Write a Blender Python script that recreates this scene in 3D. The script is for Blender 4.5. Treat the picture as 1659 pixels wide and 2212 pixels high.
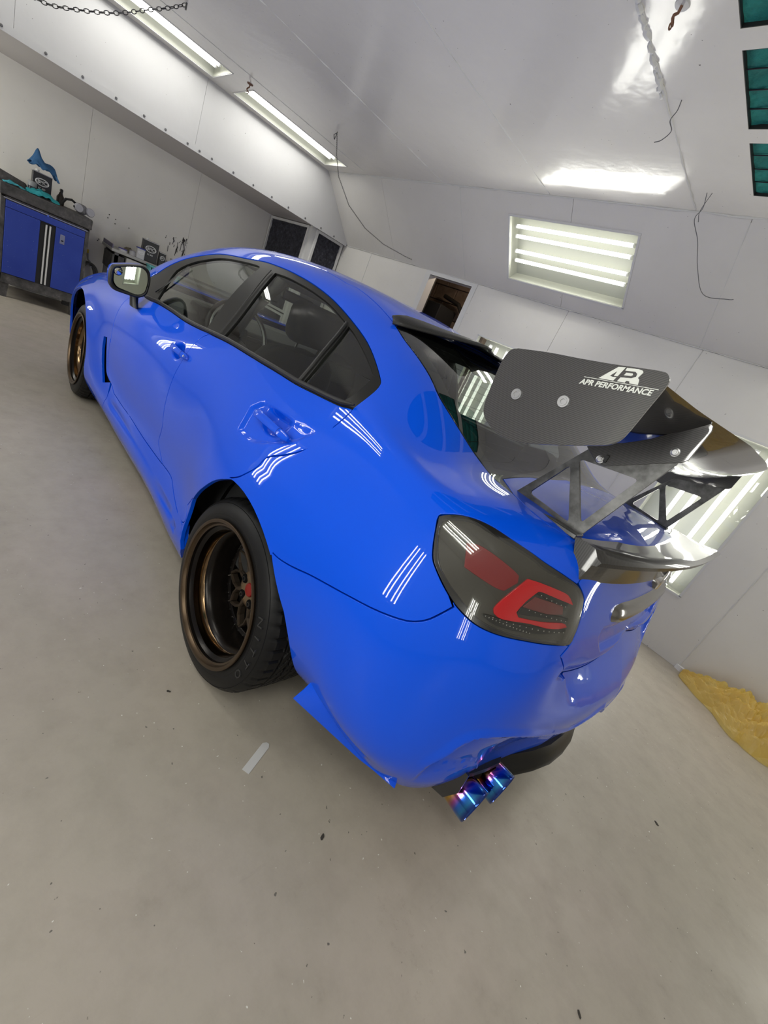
import bpy, bmesh, math, random
import numpy as np
from mathutils import Vector, Matrix
from mathutils.geometry import delaunay_2d_cdt
random.seed(4)
for o in list(bpy.data.objects): bpy.data.objects.remove(o)
S = bpy.context.scene
C = S.collection
PI = math.pi
# ------------------------------------------------------------------ camera
# car frame: x forward from the rear axle, y to the car's left, z up (metres)
cam_d = bpy.data.cameras.new('camera'); cam = bpy.data.objects.new('camera', cam_d); C.objects.link(cam)
cam_d.sensor_fit = 'HORIZONTAL'; cam_d.sensor_width = 36.0
cam_d.lens = 903.84 / 1659 * 36.0
cam_d.clip_start = 0.02; cam_d.clip_end = 60
RX = Vector((-0.61050865, -0.68610549, 0.3956494)); RD = Vector((-0.53452722, -0.01168643, -0.84507046)); RF = Vector((0.5844312, -0.7274082, -0.3596074))
m = Matrix((RX, -RD, -RF)).transposed().to_4x4(); m.translation = Vector((-1.00556, 1.54868, 1.26610))
cam.matrix_world = m
S.camera = cam
# ------------------------------------------------------------------ world, exposure
w = bpy.data.worlds.new('world'); S.world = w; w.use_nodes = True
w.node_tree.nodes['Background'].inputs[0].default_value = (0.6, 0.62, 0.65, 1)
w.node_tree.nodes['Background'].inputs[1].default_value = 0.05
S.view_settings.view_transform = 'Standard'; S.view_settings.look = 'None'
S.view_settings.gamma = 1; S.view_settings.use_curve_mapping = False
S.view_settings.exposure = 0.0
TUBE = 2.4      # emission of the fluorescent tubes in the wall lights
STRIP = 4.0     # emission of the tubes in the ceiling strips
AREA_W = 3.3      # watts of each tube's own area light
# ------------------------------------------------------------------ materials
def mat(name, col=(.5,.5,.5), rough=.5, metal=0, coat=0, coat_rough=.03, spec=.5, emit=None, estr=0, trans=0, ior=1.45):
    M = bpy.data.materials.new(name); M.use_nodes = True
    b = M.node_tree.nodes['Principled BSDF']
    b.inputs['Base Color'].default_value = (*col, 1); b.inputs['Roughness'].default_value = rough
    b.inputs['Metallic'].default_value = metal; b.inputs['Coat Weight'].default_value = coat
    b.inputs['Coat Roughness'].default_value = coat_rough; b.inputs['Specular IOR Level'].default_value = spec
    b.inputs['Transmission Weight'].default_value = trans; b.inputs['IOR'].default_value = ior
    if emit: b.inputs['Emission Color'].default_value = (*emit, 1); b.inputs['Emission Strength'].default_value = estr
    return M
def N(M, t, **k):
    n = M.node_tree.nodes.new(t)
    for a, v in k.items():
        if a in n.inputs: n.inputs[a].default_value = v
        else: setattr(n, a, v)
    return n
def L(M, a, b): M.node_tree.links.new(a, b)
def bs(M): return M.node_tree.nodes['Principled BSDF']
def noise(M, scale, detail=4, rough=.6, vec=None, dim='3D'):
    n = N(M, 'ShaderNodeTexNoise'); n.inputs['Scale'].default_value = scale; n.inputs['Detail'].default_value = detail; n.inputs['Roughness'].default_value = rough
    if vec: L(M, vec, n.inputs['Vector'])
    return n
def ramp(M, fac, stops):
    r = N(M, 'ShaderNodeValToRGB'); e = r.color_ramp.elements
    while len(e) < len(stops): e.new(.5)
    for i, (p, c) in enumerate(stops): e[i].position = p; e[i].color = (*c, 1) if len(c) == 3 else c
    L(M, fac, r.inputs[0]); return r
def mixc(M, fac, a, b, typ='MIX'):
    m_ = N(M, 'ShaderNodeMix'); m_.data_type = 'RGBA'; m_.blend_type = typ
    for i, v in ((0, fac), (6, a), (7, b)):
        if isinstance(v, (float, int)): m_.inputs[i].default_value = v
        elif isinstance(v, tuple): m_.inputs[i].default_value = (*v, 1)
        else: L(M, v, m_.inputs[i])
    return m_.outputs[2]
def bump(M, h, strength=.2, dist=.01):
    b = N(M, 'ShaderNodeBump'); b.inputs['Strength'].default_value = strength; b.inputs['Distance'].default_value = dist
    L(M, h, b.inputs['Height']); L(M, b.outputs[0], bs(M).inputs['Normal']); return b
def texc(M, out='Object'): return N(M, 'ShaderNodeTexCoord').outputs[out]
def dirty(name, c1, c2, scale=2.5, rough=.4, spots=0, coat=0, bmp=.05, bscale=60):
    M = mat(name, c1, rough, coat=coat); v = texc(M)
    n = noise(M, scale, 5, vec=v); r = ramp(M, n.outputs[0], [(.35, c1), (.7, c2)]); col = r.outputs[0]
    if spots:
        n2 = noise(M, 38, 2, vec=v); r2 = ramp(M, n2.outputs[0], [(.70, (0,0,0)), (.74, (1,1,1))])
        col = mixc(M, r2.outputs[0], col, tuple(x*spots for x in c1))
    L(M, col, bs(M).inputs['Base Color'])
    n3 = noise(M, bscale, 3, vec=v); bump(M, n3.outputs[0], bmp, .004)
    return M
def thin_glass(name, tint, f0=.06, rough=0.0, refl=1.0):
    M = bpy.data.materials.new(name); M.use_nodes = True; nt = M.node_tree; nt.nodes.clear()
    out = nt.nodes.new('ShaderNodeOutputMaterial'); t = nt.nodes.new('ShaderNodeBsdfTransparent'); t.inputs[0].default_value = (*tint, 1)
    g = nt.nodes.new('ShaderNodeBsdfGlossy'); g.inputs['Roughness'].default_value = rough; g.inputs[0].default_value = (refl, refl, refl, 1)
    fr = nt.nodes.new('ShaderNodeFresnel'); ge = nt.nodes.new('ShaderNodeNewGeometry'); mb_ = nt.nodes.new('ShaderNodeMapRange'); mb_.inputs[3].default_value = 1.5; mb_.inputs[4].default_value = 1/1.5; nt.links.new(ge.outputs['Backfacing'], mb_.inputs[0]); nt.links.new(mb_.outputs[0], fr.inputs[0])
    mr = nt.nodes.new('ShaderNodeMapRange'); mr.inputs[1].default_value = .04; mr.inputs[3].default_value = f0; mr.inputs[4].default_value = 1.0
    mx = nt.nodes.new('ShaderNodeMixShader')
    nt.links.new(fr.outputs[0], mr.inputs[0]); nt.links.new(mr.outputs[0], mx.inputs[0])
    nt.links.new(t.outputs[0], mx.inputs[1]); nt.links.new(g.outputs[0], mx.inputs[2]); nt.links.new(mx.outputs[0], out.inputs[0])
    return M
def carbon(name, ax=(0, 2), size=.00125, base=.020, hi=.055, rough=.35, coat=1.0):
    M = mat(name, (.03,.03,.03), rough, coat=coat, coat_rough=.03); v = texc(M); sp = N(M, 'ShaderNodeSeparateXYZ'); L(M, v, sp.inputs[0])
    def cell(o, s):
        d = N(M, 'ShaderNodeMath', operation='DIVIDE'); L(M, o, d.inputs[0]); d.inputs[1].default_value = s
        f = N(M, 'ShaderNodeMath', operation='FLOOR'); L(M, d.outputs[0], f.inputs[0]); return f.outputs[0]
    a = N(M, 'ShaderNodeMath', operation='ADD'); L(M, cell(sp.outputs[ax[0]], size), a.inputs[0]); L(M, cell(sp.outputs[ax[1]], size), a.inputs[1])
    md = N(M, 'ShaderNodeMath', operation='FLOORED_MODULO'); L(M, a.outputs[0], md.inputs[0]); md.inputs[1].default_value = 4
    lt = N(M, 'ShaderNodeMath', operation='LESS_THAN'); L(M, md.outputs[0], lt.inputs[0]); lt.inputs[1].default_value = 2
    L(M, mixc(M, lt.outputs[0], (base,)*3, (hi*.96, hi*.9, hi*.93)), bs(M).inputs['Base Color'])
    return M
PAINT = mat('blue_paint', (.0004, .075, .70), .45, coat=.9, coat_rough=.006, spec=.05)
PAINT.node_tree.nodes['Principled BSDF'].inputs['Coat IOR'].default_value = 1.45
WALLW = mat('white_wall_paint', (.55,.55,.545), .28, spec=.5)
def wallmat(name, a, b, rough):
    M = mat(name, a, rough); v = texc(M); n = noise(M, 1.3, 6, .65, v); r = ramp(M, n.outputs[0], [(.3, a), (.75, b)])
    n2 = noise(M, 55, 2, vec=v); r2 = ramp(M, n2.outputs[0], [(.755, (0,0,0)), (.77, (1,1,1))])
    L(M, mixc(M, r2.outputs[0], r.outputs[0], (.12,.11,.10)), bs(M).inputs['Base Color'])
    n3 = noise(M, 5, 3, vec=v); bump(M, n3.outputs[0], .12, .02); return M
WALL = wallmat('grey_white_wall', (.68,.665,.63), (.62,.605,.57), .30)
WALLF = wallmat('dull_front_wall', (.82,.80,.76), (.76,.74,.70), .34)
CEIL = wallmat('glossy_ceiling', (.76,.74,.69), (.70,.68,.635), .15)
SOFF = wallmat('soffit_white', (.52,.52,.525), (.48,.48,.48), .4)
DARKBACK = mat('dark_backing', (.03,.03,.03), .9)
BLACK = mat('black_plastic', (.012,.012,.013), .45)
GLOSSB = mat('gloss_black', (.006,.006,.007), .15, coat=1, coat_rough=.02)
MATB = mat('matt_black', (.02,.02,.021), .8)
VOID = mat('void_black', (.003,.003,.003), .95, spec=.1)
CARB = carbon('carbon_side', (0, 2)); CARBXY = carbon('carbon_top', (0, 1))
CARBD = carbon('carbon_dark', (0, 1), base=.008, hi=.03)
RUB = mat('tyre_rubber', (.0065,.0065,.007), .5, spec=.28)
BRONZE = mat('bronze_lip', (.20,.125,.06), .16, metal=1, coat=.6)
BRONZED = mat('dark_bronze', (.095,.066,.042), .34, metal=.9)
BARREL = mat('dark_barrel', (.010,.008,.007), .28, metal=.6)
CHROME = mat('chrome', (.75,.75,.76), .12, metal=1)
STEEL = mat('steel', (.45,.45,.46), .35, metal=1)
RED = mat('red_plastic', (.55,.006,.008), .3, coat=1)
REDD = mat('red_reflector', (.22,.012,.016), .35, coat=1)
GLASS = thin_glass('side_glass', (.74,.78,.73), .05)
RGLASS = thin_glass('rear_glass', (.38,.41,.38), .07)
MIRR = mat('mirror_glass', (.50,.56,.50), .01, metal=1)
LENS = thin_glass('clear_lens', (.80,.80,.78), .05)
LAMPGLASS = thin_glass('lamp_cover_glass', (.93,.94,.92), .04)
FAB = mat('seat_fabric', (.018,.018,.019), .9)
INT = mat('interior_grey', (.035,.036,.037), .6)
LAMPIN = mat('lamp_reflector_white', (.47,.48,.42), .5)
def tubemat(name, s):
    M = mat(name, (1,1,1), .5, emit=(1.0, .985, .93), estr=s); return M
TUBEM = tubemat('lit_tube', TUBE); STRIPM = tubemat('lit_strip_tube', STRIP)
TRIMW = mat('white_trim', (.62,.62,.61), .35)
GREY = mat('grey_metal', (.12,.12,.125), .5)
WHITE = mat('white_plastic', (.75,.75,.74), .4)
# ------------------------------------------------------------------ object helpers
def link(name, me, parent=None, M=None, smooth=False):
    o = bpy.data.objects.new(name, me); C.objects.link(o)
    if parent: o.parent = parent
    if M and not me.materials: me.materials.append(M)
    if smooth:
        for p in me.polygons: p.use_smooth = True
    return o
def mesh(name, V, F, parent=None, M=None, smooth=False):
    me = bpy.data.meshes.new(name); me.from_pydata([tuple(map(float, v)) for v in V], [], [tuple(int(i) for i in f) for f in F]); me.update()
    return link(name, me, parent, M, smooth)
def tag(o, label=None, cat=None, group=None, kind=None):
    if label: o['label'] = label
    if cat: o['category'] = cat
    if group: o['group'] = group
    if kind: o['kind'] = kind
    return o
def thing(name, label, cat, loc=(0,0,0), rz=0, group=None):
    o = bpy.data.objects.new(name, None); C.objects.link(o); o.location = loc; o.rotation_euler = (0,0,rz); o.empty_display_size = .1
    return tag(o, label, cat, group)
class MB:
    def __init__(s): s.V = []; s.F = []
    def add(s, V, F):
        n = len(s.V); s.V += [tuple(v) for v in V]; s.F += [tuple(i + n for i in f) for f in F]; return s
    def box(s, x0, x1, y0, y1, z0, z1):
        V = [(x,y,z) for x in (x0,x1) for y in (y0,y1) for z in (z0,z1)]
        return s.add(V, [(0,1,3,2),(4,6,7,5),(0,4,5,1),(2,3,7,6),(0,2,6,4),(1,5,7,3)])
    def rbox(s, x0, x1, y0, y1, z0, z1, r=.01, seg=2):
        bm = bmesh.new(); bmesh.ops.create_cube(bm, size=1)
        for v in bm.verts: v.co = ((x0+x1)/2 + v.co.x*(x1-x0), (y0+y1)/2 + v.co.y*(y1-y0), (z0+z1)/2 + v.co.z*(z1-z0))
        bmesh.ops.bevel(bm, geom=bm.edges[:], offset=r, segments=seg, affect='EDGES', profile=.5)
        bm.verts.index_update(); s.add([v.co[:] for v in bm.verts], [[v.index for v in f.verts] for f in bm.faces]); bm.free(); return s
    def cyl(s, a, b, r0, r1=None, n=16, caps=True):
        a = Vector(a); b = Vector(b); r1 = r0 if r1 is None else r1; d = (b - a).normalized()
        u = d.orthogonal().normalized(); v = d.cross(u); V = []
        for p, r in ((a, r0), (b, r1)):
            for i in range(n):
                t = 2*PI*i/n; V.append(p + (u*math.cos(t) + v*math.sin(t))*r)
        F = [(i, (i+1) % n, n+(i+1) % n, n+i) for i in range(n)]
        if caps: F += [tuple(range(n))[::-1], tuple(range(n, 2*n))]
        return s.add(V, F)
    def tube(s, P, r, n=8):
        P = [Vector(p) for p in P]; V = []; F = []
        u = (P[1]-P[0]).normalized().orthogonal().normalized()
        for i, p in enumerate(P):
            d = (P[min(i+1, len(P)-1)] - P[max(i-1, 0)]).normalized(); u = (u - d*u.dot(d)).normalized(); v = d.cross(u)
            rr = r[i] if isinstance(r, (list, tuple)) else r
            for k in range(n): t = 2*PI*k/n; V.append(p + (u*math.cos(t) + v*math.sin(t))*rr)
        for i in range(len(P)-1):
            for k in range(n): F.append((i*n+k, i*n+(k+1) % n, (i+1)*n+(k+1) % n, (i+1)*n+k))
        F += [tuple(range(n))[::-1], tuple(range((len(P)-1)*n, len(P)*n))]
        return s.add(V, F)
    def lathe(s, prof, c=(0,0,0), axis='z', n=32, close=False):
        V = []; F = []; m_ = len(prof)
        for i in range(n):
            t = 2*PI*i/n; cc, ss = math.cos(t), math.sin(t)
            for r, h in prof:
                p = {'z': (r*cc, r*ss, h), 'y': (r*cc, h, r*ss), 'x': (h, r*cc, r*ss)}[axis]
                V.append((p[0]+c[0], p[1]+c[1], p[2]+c[2]))
        for i in range(n):
            j = (i+1) % n
            for k in range(m_ - (0 if close else 1)):
                k2 = (k+1) % m_
                F.append((i*m_+k, i*m_+k2, j*m_+k2, j*m_+k))
        return s.add(V, F)
    def prism(s, poly, axis, h0, h1):
        # poly: 2D outline (ccw), extruded along an axis
        f = {'y': lambda a, b, h: (a, h, b), 'z': lambda a, b, h: (a, b, h), 'x': lambda a, b, h: (h, a, b)}[axis]
        n = len(poly); V = [f(a, b, h) for h in (h0, h1) for a, b in poly]
        r = delaunay_2d_cdt([Vector(p) for p in poly], [(i, (i+1) % n) for i in range(n)], [], 1, 1e-6)
        if len(r[0]) != n: F = [tuple(range(n))[::-1], tuple(range(n, 2*n))]
        else:
            T = [tuple(t) for t in r[2]]; F = [t[::-1] for t in T] + [tuple(i+n for i in t) for t in T]
        F += [(i, (i+1) % n, n+(i+1) % n, n+i) for i in range(n)]
        return s.add(V, F)
    def build(s, name, M, parent=None, smooth=False, bevel=0, fix=True, auto=None):
        me = bpy.data.meshes.new(name); me.from_pydata([tuple(map(float, v)) for v in s.V], [], s.F); me.update()
        if fix:
            bm = bmesh.new(); bm.from_mesh(me); bmesh.ops.recalc_face_normals(bm, faces=bm.faces[:]); bm.to_mesh(me); bm.free()
        o = link(name, me, parent, M, smooth)
        if bevel:
            b = o.modifiers.new('bevel', 'BEVEL'); b.width = bevel; b.segments = 2; b.limit_method = 'ANGLE'; b.angle_limit = .6
        if smooth or auto:
            try: me.set_sharp_from_angle(angle=auto or .7)
            except Exception: pass
        return o
def copy_tree(o, parent=None, **k):
    c = o.copy(); C.objects.link(c)
    if parent: c.parent = parent
    for ch in list(o.children): copy_tree(ch, c)
    return c
def roundpoly(P, r, n=5):
    # round the corners of a 2D polygon
    out = []; m_ = len(P)
    for i in range(m_):
        p = Vector(P[i]); a = Vector(P[i-1]); b = Vector(P[(i+1) % m_]); rr = r[i] if isinstance(r, (list, tuple)) else r
        if rr <= 0: out.append(tuple(p)); continue
        da = (a-p); db = (b-p); k = min(rr, da.length*.45, db.length*.45); s = p + da.normalized()*k; e = p + db.normalized()*k
        for j in range(n+1):
            t = j/n; out.append(tuple(s*(1-t)**2 + p*2*t*(1-t) + e*t*t))
    return out
def text(name, body, size, M, parent, loc, rot, extrude=.0004, shear=0, align='LEFT', sx=1.0, spacing=1.0, offset=0):
    cu = bpy.data.curves.new(name, 'FONT'); cu.body = body; cu.size = size; cu.extrude = extrude; cu.shear = shear; cu.align_x = align; cu.space_character = spacing
    cu.resolution_u = 3; cu.offset = offset
    t = bpy.data.objects.new(name + '_tmp', cu); C.objects.link(t)
    bpy.context.view_layer.update(); me = bpy.data.meshes.new_from_object(t.evaluated_get(bpy.context.evaluated_depsgraph_get()))
    bpy.data.objects.remove(t); me.name = name
    o = link(name, me, parent, M); o.location = loc; o.rotation_euler = rot; o.scale = (sx, 1, 1); me.materials.clear(); me.materials.append(M)
    return o
# ------------------------------------------------------------------ room
class Plane:
    def __init__(s, O, U, V, Nn): s.O = Vector(O); s.U = Vector(U).normalized(); s.V = Vector(V).normalized(); s.N = Vector(Nn).normalized()
    def p(s, u, v, n=0): return s.O + s.U*u + s.V*v + s.N*n
def plate(P, name, u0, u1, v0, v1, M, parent, t=.02, holes=(), gap=.0015, n0=0):
    us = sorted({u0+gap, u1-gap, *[h[0] for h in holes if u0 < h[0] < u1], *[h[1] for h in holes if u0 < h[1] < u1]})
    vs = sorted({v0+gap, v1-gap, *[h[2] for h in holes if v0 < h[2] < v1], *[h[3] for h in holes if v0 < h[3] < v1]})
    inside = lambda u, v: any(h[0] < u < h[1] and h[2] < v < h[3] for h in holes)
    nu, nv = len(us), len(vs); V = [P.p(u, v, n) for n in (n0, n0-t) for u in us for v in vs]; F = []; ed = {}
    for i in range(nu-1):
        for j in range(nv-1):
            if inside((us[i]+us[i+1])/2, (vs[j]+vs[j+1])/2): continue
            q = (i*nv+j, (i+1)*nv+j, (i+1)*nv+j+1, i*nv+j+1); F.append(q)
            for a, b in zip(q, q[1:]+q[:1]):
                if (b, a) in ed: del ed[(b, a)]
                else: ed[(a, b)] = 1
    k = nu*nv
    F += [(b, a, a+k, b+k) for a, b in ed]
    if P.U.cross(P.V).dot(P.N) < 0: F = [f[::-1] for f in F]
    return mesh(name, V, F, parent, M)
def box_on(P, u0, u1, v0, v1, n0, n1, mb=None):
    mb = mb or MB(); V = [P.p(u, v, n) for u in (u0, u1) for v in (v0, v1) for n in (n0, n1)]
    return mb.add(V, [(0,1,3,2),(4,6,7,5),(0,4,5,1),(2,3,7,6),(0,2,6,4),(1,5,7,3)])
X0, X1 = -4.5, 6.0
WR = Plane((0,-2.3,0), (1,0,0), (0,0,1), (0,1,0)); WL = Plane((0,2.3,0), (1,0,0), (0,0,1), (0,-1,0))
s2 = math.sqrt(.5); SLH = .6/s2
SR = Plane((0,-2.3,2.1), (1,0,0), (0,s2,s2), (0,s2,-s2)); SL = Plane((0,2.3,2.1), (1,0,0), (0,-s2,s2), (0,-s2,-s2))
CE = Plane((0,0,2.7), (1,0,0), (0,1,0), (0,0,-1))
WF = Plane((6.0,0,0), (0,1,0), (0,0,1), (-1,0,0)); WB = Plane((X0,0,0), (0,1,0), (0,0,1), (1,0,0))
SF = Plane((4.7,0,0), (0,1,0), (0,0,1), (-1,0,0)); SU = Plane((0,0,2.1), (1,0,0), (0,1,0), (0,0,-1))
def structure(name): 
    o = bpy.data.objects.new(name, None); C.objects.link(o); o['kind'] = 'structure'; return o
# floor
FLOOR = mat('painted_concrete_floor', (.3,.29,.26), .42, spec=.4)
v = texc(FLOOR); n1 = noise(FLOOR, .9, 7, .62, v); r1 = ramp(FLOOR, n1.outputs[0], [(.3, (.345,.318,.265)), (.5, (.372,.335,.284)), (.72, (.40,.346,.305))])
n2 = noise(FLOOR, 7, 8, .7, v); r2 = ramp(FLOOR, n2.outputs[0], [(.42, (1,1,1)), (.62, (.88,.88,.87)), (.75, (.74,.74,.72))])
c1 = mixc(FLOOR, .8, r1.outputs[0], r2.outputs[0], 'MULTIPLY')
n3 = noise(FLOOR, 60, 2, .5, v); r3 = ramp(FLOOR, n3.outputs[0], [(.735, (0,0,0)), (.76, (1,1,1))]); c2 = mixc(FLOOR, r3.outputs[0], c1, (.13,.12,.105))
n4 = noise(FLOOR, 85, 1, .5, v); r4 = ramp(FLOOR, n4.outputs[0], [(.77, (0,0,0)), (.79, (1,1,1))]); c3 = mixc(FLOOR, r4.outputs[0], c2, (.62,.61,.57))
mp = N(FLOOR, 'ShaderNodeMapping'); mp.inputs['Rotation'].default_value = (0,0,.5); mp.inputs['Scale'].default_value = (14, 1.2, 1); L(FLOOR, v, mp.inputs[0])
n5 = noise(FLOOR, 1.6, 6, .75, mp.outputs[0]); r5 = ramp(FLOOR, n5.outputs[0], [(.64, (0,0,0)), (.80, (.30,.30,.30))]); c4 = mixc(FLOOR, r5.outputs[0], c3, (.19,.175,.15))
n6 = noise(FLOOR, 2.3, 3, .5, v); r6 = ramp(FLOOR, n6.outputs[0], [(.62, (0,0,0)), (.70, (.45,.45,.45))]); n7 = noise(FLOOR, 40, 5, .8, v); r7 = ramp(FLOOR, n7.outputs[0], [(.55, (0,0,0)), (.68, (.8,.8,.8))])
c5 = mixc(FLOOR, mixc(FLOOR, 1.0, r6.outputs[0], r7.outputs[0], 'MULTIPLY'), c4, (.17,.145,.115))
L(FLOOR, c5, bs(FLOOR).inputs['Base Color'])
rr5 = ramp(FLOOR, n2.outputs[0], [(.3, (.36,)*3), (.8, (.55,)*3)]); L(FLOOR, rr5.outputs[0], bs(FLOOR).inputs['Roughness'])
bump(FLOOR, noise(FLOOR, 26, 6, .6, v).outputs[0], .12, .006)
fl = MB().box(X0-.1, X1+.1, -2.7, 2.45, -.12, 0).build('floor', FLOOR); fl['kind'] = 'structure'; fl['label'] = 'worn grey-beige painted concrete floor of the spray booth'
# lamp positions: (plane, u0, u1, v0, v1)
HS = [( .67, 1.84, .14, .67), (-1.76, -.59, .14, .67)]      # on the sloping panels, tubes lengthwise
VS = [(-.86,-.27,.47,1.65), (1.37,1.94,.47,1.65), (-3.1,-2.53,.47,1.65)]
VL = VS + [(4.90,5.47,.47,1.65)]  # last one is an added light, out of view, brightening cabinet and front wall
lampholes = {'S': [h for h in HS], 'W': VS}
def wall(name, P, W, cuts, v0, v1, M, holes=(), backoff=.14, solid=True):
    root = structure(name)
    for a, b in zip(cuts[:-1], cuts[1:]): plate(P, 'panel', a, b, v0, v1, M, root, holes=holes)
    if solid: box_on(P, cuts[0], cuts[-1], v0, v1, -backoff-.02, -backoff).build('backing', DARKBACK, root)
    return root
DOOR = (2.30, 2.95, -.1, 2.06)
wr = structure('wall_right'); wr['label'] = 'grey painted right wall with a sloping upper band'
cr = [X0, -3.34, -2.24, -1.14, 0.0, 1.14, 2.24, 2.30, 2.95, 3.03, 4.12, 4.8]
for a, b in zip(cr[:-1], cr[1:]): plate(WR, 'panel', a, b, 0, 2.1, WALL, wr, holes=VS+[DOOR])
box_on(WR, X0, 2.27, 0, 2.1, -.16, -.14).build('backing', DARKBACK, wr); box_on(WR, 2.99, 4.8, 0, 2.1, -.16, -.14).build('backing', DARKBACK, wr)
cs = [X0, -3.6, -2.4, -1.2, 0.03, 1.23, 2.43, 3.63, 4.7]
for a, b in zip(cs[:-1], cs[1:]): plate(SR, 'slope_panel', a, b, 0, SLH, WALL, wr, holes=HS)
box_on(SR, X0, 4.7, 0, SLH, -.14, -.12).build('backing', DARKBACK, wr)
wl = structure('wall_left')
cl = [X0, -3.34, -2.24, -1.14, 0.0, 1.14, 2.24, 3.4, 4.7, 6.0]
for a, b in zip(cl[:-1], cl[1:]): plate(WL, 'panel', a, b, 0, 2.1, WALL, wl, holes=VL)
box_on(WL, X0, 6, 0, 2.1, -.16, -.14).build('backing', DARKBACK, wl)
for a, b in zip(cs[:-1], cs[1:]): plate(SL, 'slope_panel', a, b, 0, SLH, WALL, wl, holes=HS)
box_on(SL, X0, 4.7, 0, SLH, -.14, -.12).build('backing', DARKBACK, wl)
wb = structure('wall_back')
for a, b in zip([-2.3,-1.2,0,1.2], [-1.2,0,1.2,2.3]): plate(WB, 'panel', a, b, 0, 2.72, WALL, wb)
wf = structure('wall_front'); wf['label'] = 'dull grey front wall behind the tool cabinet, stained and pitted'
cf = [-2.3, -.74, .45, 1.4, 2.3]
for a, b in zip(cf[:-1], cf[1:]): plate(WF, 'panel', a, b, 0, 2.12, WALLF, wf, gap=.001)
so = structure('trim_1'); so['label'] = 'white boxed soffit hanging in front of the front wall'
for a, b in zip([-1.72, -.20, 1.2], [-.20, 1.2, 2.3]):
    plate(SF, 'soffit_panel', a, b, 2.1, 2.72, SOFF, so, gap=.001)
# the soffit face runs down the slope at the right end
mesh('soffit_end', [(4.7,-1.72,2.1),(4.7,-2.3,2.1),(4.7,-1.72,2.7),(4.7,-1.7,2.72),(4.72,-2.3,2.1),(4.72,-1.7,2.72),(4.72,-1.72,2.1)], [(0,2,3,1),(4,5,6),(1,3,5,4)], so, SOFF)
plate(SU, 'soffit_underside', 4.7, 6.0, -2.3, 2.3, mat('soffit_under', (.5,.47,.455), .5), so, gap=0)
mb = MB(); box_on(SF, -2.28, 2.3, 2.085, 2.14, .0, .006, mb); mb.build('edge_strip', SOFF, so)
scr = MB().lathe([(0,-.008),(.008,-.007),(.0105,-.003),(.0105,0)], axis='x', n=10); me0 = None
for i, y in enumerate([1.9,1.55,1.27,1.0,.75,.5,.27,.08,-.13,-.25,-.38,-.62,-.86,-1.1,-1.33,-1.58,-1.83,-2.05]):
    if me0 is None: o = scr.build('screw', GREY, so); me0 = o.data
    else: o = link('screw', me0, so)
    o.location = (4.694, y, 2.112)
ce = structure('ceiling'); ce['label'] = 'glossy grey-white ceiling of wide panels with caulked joints'
cc = [X0, -3.25, -2.05, -.85, .35, 1.44, 2.64, 3.84, 4.72]
CH = [(4.10,4.57,-1.56,-.40),(4.10,4.57,-.20,.96),(4.10,4.57,1.16,1.69)]
FH = []
for ix in range(1):
    for iy in range(6): FH.append((-.58-ix*.66, .02-ix*.66, -1.475+iy*.535, -1.035+iy*.535))
for a, b in zip(cc[:-1], cc[1:]): plate(CE, 'panel', a, b, -1.71, 1.71, CEIL, ce, holes=CH+FH)
box_on(CE, X0, 4.8, -1.75, 1.75, -.20, -.18).build('backing', DARKBACK, ce)
# caulked joints, slightly proud and uneven
CAULK = mat('caulk', (.62,.62,.60), .6)
def bead(P0, P1, nrm, r, parent, jit=.003, n=60, name='joint_bead'):
    pts = []; rs = []
    for i in range(n+1):
        t = i/n; p = Vector(P0).lerp(Vector(P1), t) + Vector([random.uniform(-jit, jit) for _ in range(3)]); pts.append(p); rs.append(r*random.uniform(.5, 1.5))
    MB().tube(pts, rs, 6).build(name, CAULK, parent, smooth=True)
for x, r in ((.35,.0065),(1.44,.0035),(2.64,.0035)): bead((x,-1.68,2.7), (x,1.6,2.7), 0, r, ce, .0025)
bead((-4.4,-1.7,2.697), (4.68,-1.7,2.697), 0, .006, ce, .003, 160)
bead((.36,-.72,2.699), (.34,.2,2.697), 0, .011, ce, .007, 60)
bead((-4.4,-2.292,2.1), (4.68,-2.292,2.1), 0, .003, wr, .0015, 120)
bead((2.43,-2.29,2.11), (2.43,-1.72,2.68), 0, .0025, wr, .001, 20); bead((.03,-2.29,2.11), (.03,-1.72,2.68), 0, .0025, wr, .001, 20)
for x in (-1.14, 0.0, 4.12): bead((x,-2.298,.01), (x,-2.298,2.09), 0, .003, wr, .001, 50)
bead((3.84,-1.6,2.699), (3.84,1.6,2.699), 0, .002, ce, .001, 60)
# doorway in the right wall with the next room behind it
d1 = structure('door_1'); d1['label'] = 'open doorway in the right wall onto a dark block-walled passage'
mb = MB(); box_on(WR, 2.235, 2.30, 0, 2.10, -.1, .006, mb); box_on(WR, 2.95, 3.03, 0, 2.10, -.1, .006, mb); box_on(WR, 2.30, 2.95, 2.06, 2.10, -.1, .006, mb); mb.build('door_frame', TRIMW, d1)
BLK = mat('brown_block', (.16,.115,.085), .85); bn = noise(BLK, 5, 5, .6, texc(BLK)); L(BLK, ramp(BLK, bn.outputs[0], [(.3,(.10,.07,.05)),(.7,(.21,.155,.115))]).outputs[0], bs(BLK).inputs['Base Color'])
MB().box(1.9, 4.3, -3.5, -3.42, -.1, 2.6).build('mortar', mat('mortar', (.05,.04,.035), .9), d1)
me0 = None
for r in range(12):
    for c in range(6):
        if me0 is None: o = MB().rbox(-.195, .195, -.02, .02, -.095, .095, .006, 1).build('block', BLK, d1); me0 = o.data
        else: o = link('block', me0, d1)
        o.location = (2.05 + c*.4 + (r % 2)*.2, -3.405 + random.uniform(-.004,.004), .1 + r*.2)
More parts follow.
